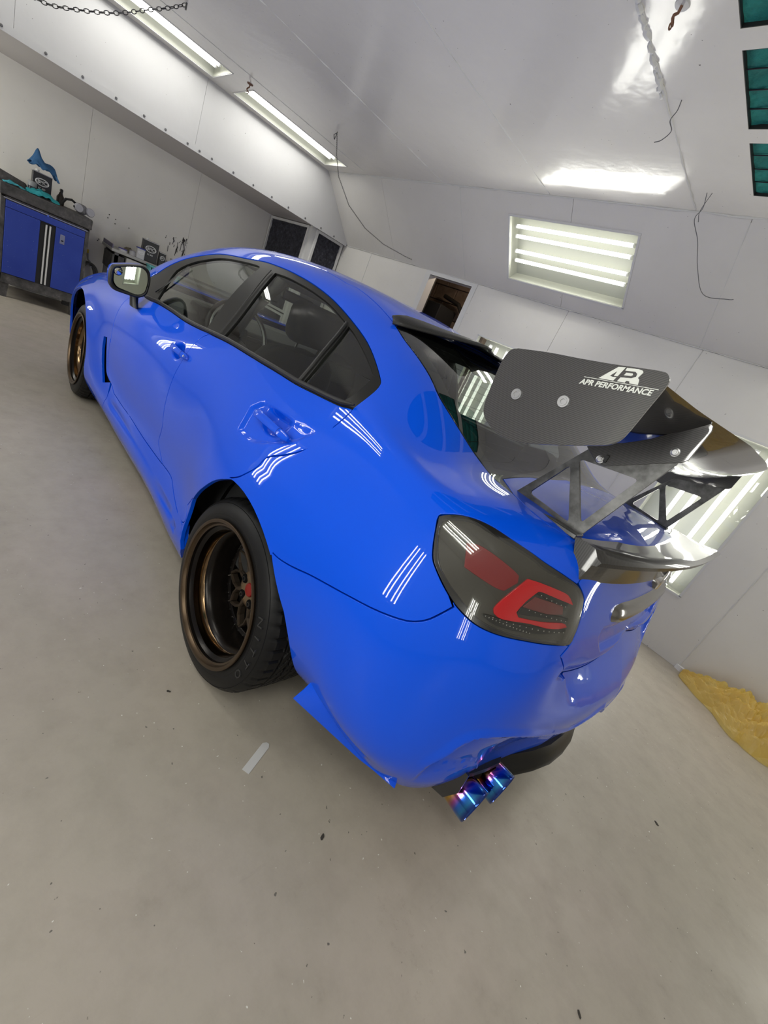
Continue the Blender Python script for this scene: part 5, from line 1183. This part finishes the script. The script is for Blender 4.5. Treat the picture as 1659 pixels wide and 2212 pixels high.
def label_oval(parent, P_, U_v, V_v, N_v, w_, h_, words, small):
    # white oval ring with letters, printed on a can
    U_v, V_v, N_v = Vector(U_v), Vector(V_v), Vector(N_v); V = []; F = []; n = 28
    for r0, r1 in ((1.0,.86),(.80,.76)):
        k = len(V)
        for i in range(n):
            a = 2*PI*i/n
            for r in (r0, r1): V.append(P_+U_v*(w_/2*r*math.cos(a))+V_v*(h_/2*r*math.sin(a))+N_v*.0008)
        F += [(k+2*i, k+2*i+1, k+(2*i+3) % (2*n), k+(2*i+2) % (2*n)) for i in range(n)]
    mesh('label_ring', V, F, parent, WHITE)
    for s_, sz, dz, wd in ((words, h_*.62, -.2, w_*.62), (small, h_*.34, -.95, w_*.5)):
        if not s_: continue
        t = text('label_letters', s_, sz, WHITE, parent, (0,0,0), (0,0,0), extrude=.0002, align='CENTER')
        mt = Matrix((U_v, V_v, N_v)).transposed().to_4x4(); mt.translation = P_+V_v*(h_*dz)+N_v*.001; xs = [v_.co.x for v_ in t.data.vertices]; k = wd/max(1e-4, max(xs)-min(xs))
        t.matrix_basis = mt @ Matrix.Diagonal((k,1,1,1))
def can(name, lab, x, y, z, w_, d_, h_, M1=None, small='RC 800', grp=None, cap=True, rz=0):
    t = thing(name, lab, 'can', (x,y,z), rz, grp)
    b = MB().rbox(-d_/2,d_/2,-w_/2,w_/2,0,h_,.006,1).build('can_body', M1 or BLK_CAN, t)
    MB().box(-d_/2+.012,d_/2-.012,-w_/2-.0012,-w_/2,.01,h_-.01).build('side_label', WHITE, t)
    MB().rbox(-d_/2-.002,d_/2+.002,-w_/2-.002,w_/2+.002,h_-.008,h_,.002,1).build('rim', STEEL, t)
    label_oval(b, Vector((-d_/2,0,h_*.62)), (0,-1,0), (0,0,1), (-1,0,0), w_*.72, h_*.32, 'BMC', small)
    if cap: MB().cyl((0,w_*.25,h_),(0,w_*.25,h_+.02),.017,n=14).build('cap', WHITE, t, smooth=True)
    return t
BLK_CAN = mat('black_can', (.02,.02,.022), .35)
can('paint_can', 'tall black solvent can with a white oval label, on the blue cabinet', 5.66, .855, 1.055, .16, .10, .215)
def cloth(name, lab, cat, loc, rx, ry, h, M, seed, n=26, amp=.02, edge=None, th=.003):
    rnd = random.Random(seed); t = [rnd.uniform(0, 6) for _ in range(8)]; V = []; F = []
    for i in range(n):
        for j in range(n):
            a, b = -1+2*i/(n-1), -1+2*j/(n-1); ea = 1+.12*math.sin(5*b+t[0]); eb = 1+.14*math.sin(4*a+t[1])
            z = h*max(0, 1-.75*(a*a+b*b))**.8 + amp*(math.sin(6*a+t[2]+2*b)*math.sin(5*b+t[3])*.6+.4*math.sin(11*a*b+t[4]+7*a)+.25*math.sin(17*a+9*b+t[5]))
            if edge: z = edge(a, b, z)
            V.append((a*rx*ea, b*ry*eb, max(z, .002) if not edge else z))
    F = [(i*n+j, (i+1)*n+j, (i+1)*n+j+1, i*n+j+1) for i in range(n-1) for j in range(n-1)]
    o = mesh(name, V, F, None, M, True); o.location = loc; s_ = o.modifiers.new('solid', 'SOLIDIFY'); s_.thickness = th; s_.offset = 1; tag(o, lab, cat); return o
TEAL = mat('teal_cloth', (.03,.32,.36), .85); BLUC = mat('faded_blue_cloth', (.04,.13,.29), .9)
cloth('teal_rag', 'crumpled teal cloth lying along the front of the blue cabinet top', 'cloth', (5.42,.86,1.057), .075, .12, .05, TEAL, 3, amp=.022)
cloth('cyan_rag', 'lighter cyan cloth at the left front of the blue cabinet top', 'cloth', (5.40,1.085,1.057), .055, .075, .02, mat('cyan_cloth', (.06,.36,.44), .85), 5, amp=.014)
def drape(a, b, z): return z + .10*math.exp(-((b-.55)**2)/.09)*math.exp(-a*a*2) - .20*max(0, -b-.72) - .05*max(0, abs(a)-.8) + .012
o = cloth('blue_rag', 'faded blue cloth bunched on top of the tall black can', 'cloth', (5.66,.845,1.300), .07, .115, .055, BLUC, 8, amp=.016, edge=drape)
jr = thing('jar', 'small clear jar with a dark base beside the tall black can', 'jar', (5.56,.935,1.055))
MB().lathe([(0,0),(.036,0),(.037,.06),(.036,.062)], n=20).build('dark_contents', mat('dark_blue_liquid', (.01,.014,.03), .3), jr, smooth=True)
MB().lathe([(.037,.062),(.037,.105),(.034,.11),(0,.111)], n=20).build('clear_top', mat('cloudy_plastic', (.28,.29,.30), .35), jr, smooth=True)
gn_ = thing('spray_bottle', 'small dark spray bottle behind the teal cloth on the cabinet', 'bottle', (5.72,.68,1.055))
MB().lathe([(0,0),(.035,0),(.036,.07),(.020,.10),(.012,.125)], n=18).build('bottle_body', mat('dark_brown', (.03,.022,.016), .4), gn_, smooth=True)
MB().rbox(-.05,.02,-.012,.012,.125,.155,.006,1).box(-.055,-.045,-.008,.008,.10,.13).build('trigger_head', BLACK, gn_)
mk = thing('respirator', 'grey respirator mask with round filters on the right end of the cabinet', 'mask', (5.56,.515,1.055), .2)
MB().rbox(-.05,.05,-.05,.05,.005,.10,.035,4).build('face_piece', mat('mask_grey', (.22,.22,.24), .6), mk, smooth=True)
for dy in (-.065, .045):
    MB().lathe([(0,-.03),(.035,-.03),(.042,-.02),(.042,.005),(0,.006)], (-.045,dy,.055), 'x', 22).build('filter_disc', mat('mask_filter', (.50,.50,.55), .7), mk, smooth=True)
MB().tube([(.0,.05,.08),(-.02,.10,.10),(-.01,.15,.085),(.0,.19,.01)], .012, 8).tube([(-.04,.05,.02),(-.06,.09,.05),(-.03,.05,.09)], .010, 8).build('strap', MATB, mk, smooth=True)
gp = thing('sanding_pad', 'grey dusty pad leaning at the left rear of the cabinet top', 'pad', (5.60,1.10,1.055)); MB().prism([(-.14,0),(.10,.0),(.12,.10),(-.12,.06)], 'x', -.02, .03).build('pad', GRAPH, gp, bevel=.01)
# bench with small cans
bn = thing('workbench', 'cluttered grey metal workbench between the blue cabinet and the car', 'bench', (5.7,-.65,0))
BG = mat('bench_grey', (.36,.36,.355), .5)
MB().rbox(-.26,.26,-.95,.86,.83,.86,.004,1).build('bench_top', BG, bn)
ds = thing('end_stop', 'low violet-grey upright board at the left end of the workbench', 'board', (5.7,.20,.86)); MB().rbox(-.25,.24,-.005,.005,0,.045,.003,1).build('board', mat('rail_violet', (.16,.15,.24), .5), ds)
for x in (-.22,.22):
    for y in (.80,-.90): MB().box(x-.02,x+.02,y-.02,y+.02,0,.83).build('leg', GREY, bn)
dw = MB().rbox(-.25,.2,.28,.70,.66,.815,.006,1).build('drawer', mat('drawer_white', (.48,.47,.45), .5), bn); MB().lathe([(0,-.268),(.016,-.266),(.018,-.255),(.008,-.25)], (0,.49,.745), 'x', 14).build('knob', STEEL, dw)
MB().box(-.24,.2,.72,.84,.62,.80).build('side_box', GRAPH, bn)
bi = thing('teal_bin', 'clear teal plastic bin hung on the front of the workbench', 'bin', (5.40,-1.02,.66)); BT = mat('teal_plastic', (.10,.38,.40), .3)
MB().box(-.02,.0,-.16,.16,0,.14).box(.12,.14,-.16,.16,0,.14).box(-.02,.14,-.17,-.15,0,.14).box(-.02,.14,.15,.17,0,.14).box(-.02,.14,-.16,.16,0,.015).build('bin_body', BT, bi); MB().rbox(-.03,.15,-.18,.18,.135,.15,.004,1).build('bin_rim', BT, bi)
bi.location = (5.28,-.33,.70)
SH = bi  # rests on the small bracket shelf below
cb('bracket_shelf', BG, (-.43,-.26,-.0,.52,.675,.69), parent=bn).location = (0,0,0)
def tin(lab, x, y, r, h, M1, M2, name='tin', z=.86, cat='tin'):
    t = thing(name, lab, cat, (x,y,z)); MB().cyl((0,0,0),(0,0,h),r,n=24).build('tin_body', M1, t, smooth=True); MB().lathe([(r*.55,h),(r*.9,h+.001),(r*1.02,h-.004),(r*1.03,h+.003),(r*.85,h+.006),(0,h+.005)], n=24).build('lid', M2, t, smooth=True); return t
WT = mat('white_label', (.5,.5,.52), .5)
tin('flat silver tin with a violet lid, leftmost on the workbench', 5.52, .085, .045, .03, WT, mat('violet_lid', (.05,.04,.25), .4))
tin('low white tin second from the left on the workbench', 5.54, -.03, .042, .05, WT, STEEL)
wc = can('filler_tin', 'small white and black tin with a blue lid in front of the large black can', 5.47, -.085, .86, .085, .06, .115, WT, '', None, False)
MB().rbox(-.033,.033,-.045,.045,.108,.122,.004,1).build('blue_lid', mat('blue_lid', (.02,.03,.25), .4), wc)
can('solvent_can', 'large black can with an oval label on the workbench, tallest there', 5.60, -.21, .86, .17, .10, .235)
can('narrow_can', 'narrow black can just right of the tallest can on the workbench', 5.56, -.345, .86, .075, .06, .165, None, '', None, False)
can('white_topped_can', 'small white-topped can with an oval label, half hidden by the car roof', 5.58, -.52, .86, .12, .07, .14, WT, '', None, False)
can('purple_can', 'small violet tin at the right end of the workbench, behind the car roof', 5.60, -.66, .86, .07, .07, .13, mat('violet_tin', (.06,.05,.2), .4), '', None, False)
ra = cloth('rag_pile', 'small dirty rag on the workbench behind the white tins', 'cloth', (5.76,-.03,.862), .05, .06, .05, mat('dirty_rag', (.16,.14,.10), .9), 12, 18, .012)
bx_ = thing('parts_box', 'long grey box with a dark stripe on the workbench right of the narrow can', 'box', (5.52,-.46,.86)); MB().rbox(-.05,.03,-.09,.07,0,.10,.004,1).build('box_body', mat('pale_grey_box', (.30,.31,.35), .5), bx_); MB().box(-.052,-.05,-.09,.07,.08,.098).build('stripe', mat('navy_stripe', (.02,.02,.08), .5), bx_)
# coiled hose
hs = thing('air_hose', 'coiled dark air hose hung on the front wall left of the workbench', 'hose', (5.93,.30,.50))
pts = []
for i in range(150):
    a = i/150*2*PI*5; r = .115+.012*math.sin(i*.21); pts.append((-.02-.03*math.sin(i*.05), r*.75*math.cos(a)+.003*i/10, -.10+r*1.3*math.sin(a)))
MB().tube(pts, .011, 8).build('coil', mat('hose_grey', (.07,.07,.07), .6), hs, smooth=True)
MB().tube([(-.02,-.06,-.02),(-.03,-.02,.05),(-.03,.04,.10),(-.03,.05,.17)], .010, 8).build('tail', mat('hose_light', (.25,.25,.25), .6), hs, smooth=True)
MB().cyl((-.03,.05,.17),(-.03,.052,.21),.012,n=10).build('yellow_fitting', mat('yellow_fitting', (.55,.38,.03), .4), hs)
MB().cyl((.07,0,.03),(-.04,0,.03),.008,n=8).build('hook', STEEL, hs)
# wall scribbles: dried drips of dark sealant on the front wall above the bench
dk = mat('dark_drip', (.03,.028,.026), .7)
wd = thing('paint_drips', 'cluster of dark dried paint drips on the front wall above the workbench', 'stain', (6.0,-.62,1.2)); mb = MB()
rn = random.Random(5)
for i in range(26):
    y = rn.uniform(-.12,.16); z = rn.uniform(-.10,.10); l = rn.choice([.008,.012,.03,.07,.09]); mb.tube([(-.004,y,z),(-.005,y+rn.uniform(-.006,.006),z-l*.5),(-.004,y+rn.uniform(-.004,.004),z-l)], [.004,.0025,.0035], 6)
mb.build('drips', dk, wd)
wt = tag(MB().tube([(5.99,-.69,1.26),(5.985,-.70,1.22),(5.985,-.72,1.15),(5.985,-.705,1.06),(5.985,-.71,1.0)], .005, 6).build('hanging_cable', dk), 'thin black cable hanging from a stud on the front wall, right of the drips', 'cable')
MB().lathe([(0,-.02),(.016,-.018),(.016,0)], (5.995,-.69,1.265), 'x', 12).build('stud', dk, wt)
# holes in the front wall
hl = thing('screw_holes', 'four small dark screw holes in the front wall between cabinet and bench', 'hole', (6.0,.15,1.1)); mb = MB()
for y, z in ((.02,.07),(.03,.03),(-.05,.05),(-.05,0.0),(.10,-.26),(.09,-.24),(-.20,.02)): mb.cyl((-.006,y,z),(-.002,y,z),.006,n=8)
mb.build('hole', dk, hl)
# ---- hanging chain, wires, ceiling fittings
def chain(name, lab, P, link_len, r, M, catl='chain', grp=None):
    t = thing(name, lab, catl, P[0], 0, grp); P = [Vector(p)-Vector(P[0]) for p in P]; D = [0]
    for a, b in zip(P[:-1], P[1:]): D.append(D[-1]+(b-a).length)
    n = int(D[-1]/link_len); mb = MB(); lw = link_len*.34
    for i in range(n):
        d = (i+.5)*link_len; k = max(j for j in range(len(D)-1) if D[j] <= d); f = (d-D[k])/(D[k+1]-D[k]); c = P[k].lerp(P[k+1], f); tg = (P[k+1]-P[k]).normalized(); u = tg.cross(Vector((0,0,1))); u = u.normalized() if u.length > 1e-3 else Vector((1,0,0)); w_ = tg.cross(u)
        s_ = u if i % 2 else w_; pts = [c+tg*(link_len*.62*math.cos(a))+s_*(lw*math.sin(a)) for a in np.linspace(0, 2*PI, 9)]
        mb.tube(pts, r, 5)
    o = mb.build('links', M, t, smooth=True); o['kind'] = 'stuff'; return t
CH_M = mat('chain_steel', (.10,.10,.10), .4, metal=.8)
def catn(a, b, sag, n=24): return [tuple(Vector(a).lerp(Vector(b), t)-Vector((0,0,sag*4*t*(1-t)))) for t in [i/n for i in range(n+1)]]
CHP = [tuple(p) for p in dens([(3.52,.39,2.69),(3.58,.475,2.62),(3.6,.58,2.54),(3.6,.77,2.39),(3.65,1.0,2.26),(3.7,1.13,2.21),(3.75,1.25,2.22),(3.8,1.42,2.35),(3.8,1.58,2.69)], 5)]
ch_ = chain('hanging_chain', 'dark steel chain sagging across the top left strip light', CHP, .030, .0028, CH_M)
MB().cyl((0,0,-.03),(0,0,.012),.006,n=8).build('eye_bolt', CH_M, ch_)
c2 = chain('ball_chain', 'fine chain curving from the ceiling down to the right wall', [(3.47,-.97,2.69),(3.50,-1.05,2.55),(3.52,-1.15,2.42),(3.5,-1.35,2.26),(3.45,-1.60,2.16),(3.38,-1.85,2.12),(3.3,-2.15,2.13),(3.28,-2.25,2.14)], .014, .0016, CH_M)
MB().tube([(0,0,.01),(.02,-.005,-.05),(.09,-.03,-.005)], .003, 6).tube([(0,0,0),(.03,.01,-.02),(.02,.0,-.05)], .003, 6).build('hook', CH_M, c2)
def wire(name, lab, pts, r, cat='wire', M=None):
    P = [Vector(p) for p in pts]; o = MB()
    sm_ = [tuple(p) for p in dens([tuple(p) for p in P], 6)]; return tag(o.tube(sm_, r, 6).build(name, M or GREY, smooth=True), lab, cat)
wire('looped_wire', 'thin grey wire looping from the ceiling edge down the slope, right of the light', [(.25,-1.46,2.69),(.24,-1.50,2.63),(.26,-1.53,2.58),(.20,-1.60,2.50),(.16,-1.72,2.41),(.09,-1.89,2.32),(-.03,-1.98,2.35),(-.06,-1.99,2.36)], .0022)
wire('short_wire', 'short bent wire dangling from a screw in the ceiling joint', [(.28,-.74,2.70),(.285,-.76,2.67),(.31,-.79,2.65),(.30,-.83,2.63),(.34,-.86,2.61),(.37,-.86,2.60)], .0022)
wire('stub_wire', 'twisted wire stub lying along the slope above the right light', [(.23,-1.48,2.70),(.27,-1.56,2.64),(.26,-1.60,2.60)], .0018)
def hookf(name, lab, x, y, big):
    t = thing(name, lab, 'hook', (x,y,2.7)); s_ = .5 if big else .5
    RUST = mat('rust', (.16,.08,.05), .8)
    MB().lathe([(0,-.012*s_),(.05*s_,-.010*s_),(.055*s_,0)], n=24).build('ceiling_plate', mat('plate_white', (.5,.5,.5), .4) if big else RUST, t, smooth=True)
    MB().tube([(0,0,-.005),(.0,.0,-.05*s_),(.012*s_,.02*s_,-.075*s_),(.0,.035*s_,-.10*s_),(-.01*s_,.02*s_,-.125*s_),(0,-.005*s_,-.12*s_)], .011*s_, 8).build('hook_body', RUST, t, smooth=True)
    MB().lathe([(.016*s_+.006*s_*math.cos(a), .006*s_*math.sin(a)) for a in np.linspace(0, 2*PI, 8)[:-1]], (0,.012*s_,-.135*s_), 'x', 16, True).build('ring', RUST, t, smooth=True)
hookf('ceiling_hook', 'rusty hook on a white plate at the top of the ceiling, near the teal filters', .20, -.27, True)
hookf('small_hook', 'small dark hook between the two ceiling strip lights', 4.02, -.33, False)
# ---- floor things
tp = MB().prism([(.055,-.0125),(.055,.0125),(-.050,.0125),(-.060,.006),(-.060,-.004),(-.050,-.0125)], 'z', .0005, .0014).build('tape_strip', mat('pale_tape', (.52,.52,.52), .5)); tp.location = (-.413,.868,0); tp.rotation_euler = (0,0,math.radians(118)); tag(tp, 'short strip of pale grey tape on the floor below the rear wheel', 'tape')
wt_ = tag(MB().prism([(-1.12,-2.29),(-1.16,-2.27),(-1.19,-2.29),(-1.15,-2.31)], 'z', .0, .035).build('paper_scrap', WHITE), 'small white folded scrap at the foot of the right wall joint', 'paper')
YEL = mat('yellow_film', (.92,.80,.36), .25, trans=.0, spec=.6)
bs(YEL).inputs['Subsurface Weight'].default_value = 0
nt = YEL.node_tree; tb = N(YEL, 'ShaderNodeBsdfTransparent'); tb.inputs[0].default_value = (1,.90,.45,1); tl_ = N(YEL, 'ShaderNodeBsdfTranslucent'); tl_.inputs[0].default_value = (.85,.68,.15,1)
m1 = N(YEL, 'ShaderNodeMixShader'); m1.inputs[0].default_value = .45; L(YEL, bs(YEL).outputs[0], m1.inputs[1]); L(YEL, tl_.outputs[0], m1.inputs[2])
m2 = N(YEL, 'ShaderNodeMixShader'); m2.inputs[0].default_value = .5; L(YEL, m1.outputs[0], m2.inputs[1]); L(YEL, tb.outputs[0], m2.inputs[2]); L(YEL, m2.outputs[0], nt.nodes['Material Output'].inputs[0])
# crumpled yellow masking film heaped along the foot of the right wall
def film(seed, n=150, m_=40, hh=.09, inset_=0):
    rnd = random.Random(seed); ph = [rnd.uniform(0, 6.28) for _ in range(14)]; V = []; F = []
    for i in range(n):
        s_ = i/(n-1); x = -1.17-1.75*s_
        wdt = (.05+.33*min(1, s_*4.5)**.8)*(1+.12*math.sin(s_*23+ph[0])); yc = -2.24+.05*min(1, s_*4)
        for j in range(m_):
            t = j/(m_-1); y = yc+.0+(wdt)*(t-.12)
            h = hh*1.25*min(1, .25+s_*4)*math.sin(PI*min(1, max(0, t)))**.7
            cr = abs(math.sin(s_*41+t*5+ph[1]+1.5*math.sin(t*11+s_*13)))*.5+abs(math.sin(s_*97-t*19+ph[2]+math.sin(s_*31)))*.30+abs(math.sin(s_*29+t*23+ph[3]+math.sin(s_*57+t*7)))*.4+abs(math.sin(s_*150+t*41+ph[6]))*.12
            z = h*(.45+.5*cr)+inset_*.5; V.append((x+.03*math.sin(t*9+s_*15+ph[4])*s_, y+.018*math.sin(s_*37+ph[5]+t*4), max(.003+inset_*.2, z)))
    F = [(i*m_+j, (i+1)*m_+j, (i+1)*m_+j+1, i*m_+j+1) for i in range(n-1) for j in range(m_-1)]
    return V, F
ym = thing('masking_film', 'crumpled translucent yellow masking film heaped along the right wall', 'plastic', (0,0,0))
for k, (sd, hh, ins) in enumerate(((3,.19,.0),(9,.12,.01),(21,.06,0))):
    V, F = film(sd, hh=hh, inset_=ins); mesh('film_layer', V, F, ym, YEL, False)
rn = random.Random(11)
DEB = mat('debris_dark', (.04,.035,.03), .8)
for i, (px_, py_, lb, sz) in enumerate(((-.70,.80,'small dark leaf scrap on the floor below the exhaust',.012),(-1.37,-.50,'dark torn fleck on the floor right of the exhaust',.016),(-1.37,.42,'dark oval speck on the floor at the bottom edge',.010),(-.09,1.03,'dark chip on the floor left of the rear wheel',.009))):
    pts = [(sz*math.cos(a)*rn.uniform(.6,1), sz*.5*math.sin(a)*rn.uniform(.5,1)) for a in np.linspace(0, 2*PI, 8)[:-1]]; o = MB().prism(pts, 'z', .0, .002).build('floor_scrap', DEB); o.location = (px_,py_,0); o.rotation_euler = (0,0,rn.uniform(0,3)); tag(o, lb, 'debris')

# ---- separate pieces become objects of their own
def islands(me):
    n = len(me.vertices); par = list(range(n))
    def f(i):
        while par[i] != i: par[i] = par[par[i]]; i = par[i]
        return i
    for e in me.edges:
        a, b = f(e.vertices[0]), f(e.vertices[1])
        if a != b: par[a] = b
    co = np.empty(n*3); me.vertices.foreach_get('co', co); co = co.reshape(-1, 3); root = np.array([f(i) for i in range(n)]); ids = np.unique(root)
    if len(ids) < 2 or len(ids) > 400: return None
    bb = [[co[root == k].min(0), co[root == k].max(0), {k}] for k in ids]
    ch = True
    while ch:
        ch = False; out = []
        for b in bb:
            for o in out:
                if np.all(b[0] <= o[1]+.0006) and np.all(o[0] <= b[1]+.0006): o[0] = np.minimum(o[0], b[0]); o[1] = np.maximum(o[1], b[1]); o[2] |= b[2]; ch = True; break
            else: out.append(b)
        bb = out
    return (root, [b[2] for b in bb]) if len(bb) > 1 else None
done = {}
KEEP = ('label_letters', 'brand_lettering')
for o in list(bpy.data.objects):
    if o.type != 'MESH' or o.get('kind') == 'stuff' or (o.parent is None and o.get('kind') == 'structure'): continue
    me = o.data
    if me.name not in done:
        r = islands(me); done[me.name] = None
        if r and not me.has_custom_normals:
            root, cl = r
            if len(cl) <= 40:
                parts = []
                for c_ in cl:
                    keep = {int(i) for i in range(len(root)) if root[i] in c_}; bm = bmesh.new(); bm.from_mesh(me); bm.verts.ensure_lookup_table()
                    bmesh.ops.delete(bm, geom=[v_ for v_ in bm.verts if v_.index not in keep], context='VERTS'); m2 = bpy.data.meshes.new(me.name); bm.to_mesh(m2); bm.free()
                    if not m2.materials and me.materials: m2.materials.append(me.materials[0])
                    done[m2.name] = None; parts.append(m2)
                done[me.name] = parts
            else: o['kind'] = 'stuff'
    parts = done.get(me.name)
    if parts:
        o.data = parts[0]
        for m2 in parts[1:]:
            c = o.copy(); c.data = m2; C.objects.link(c); c.parent = o.parent; c.matrix_parent_inverse = o.matrix_parent_inverse
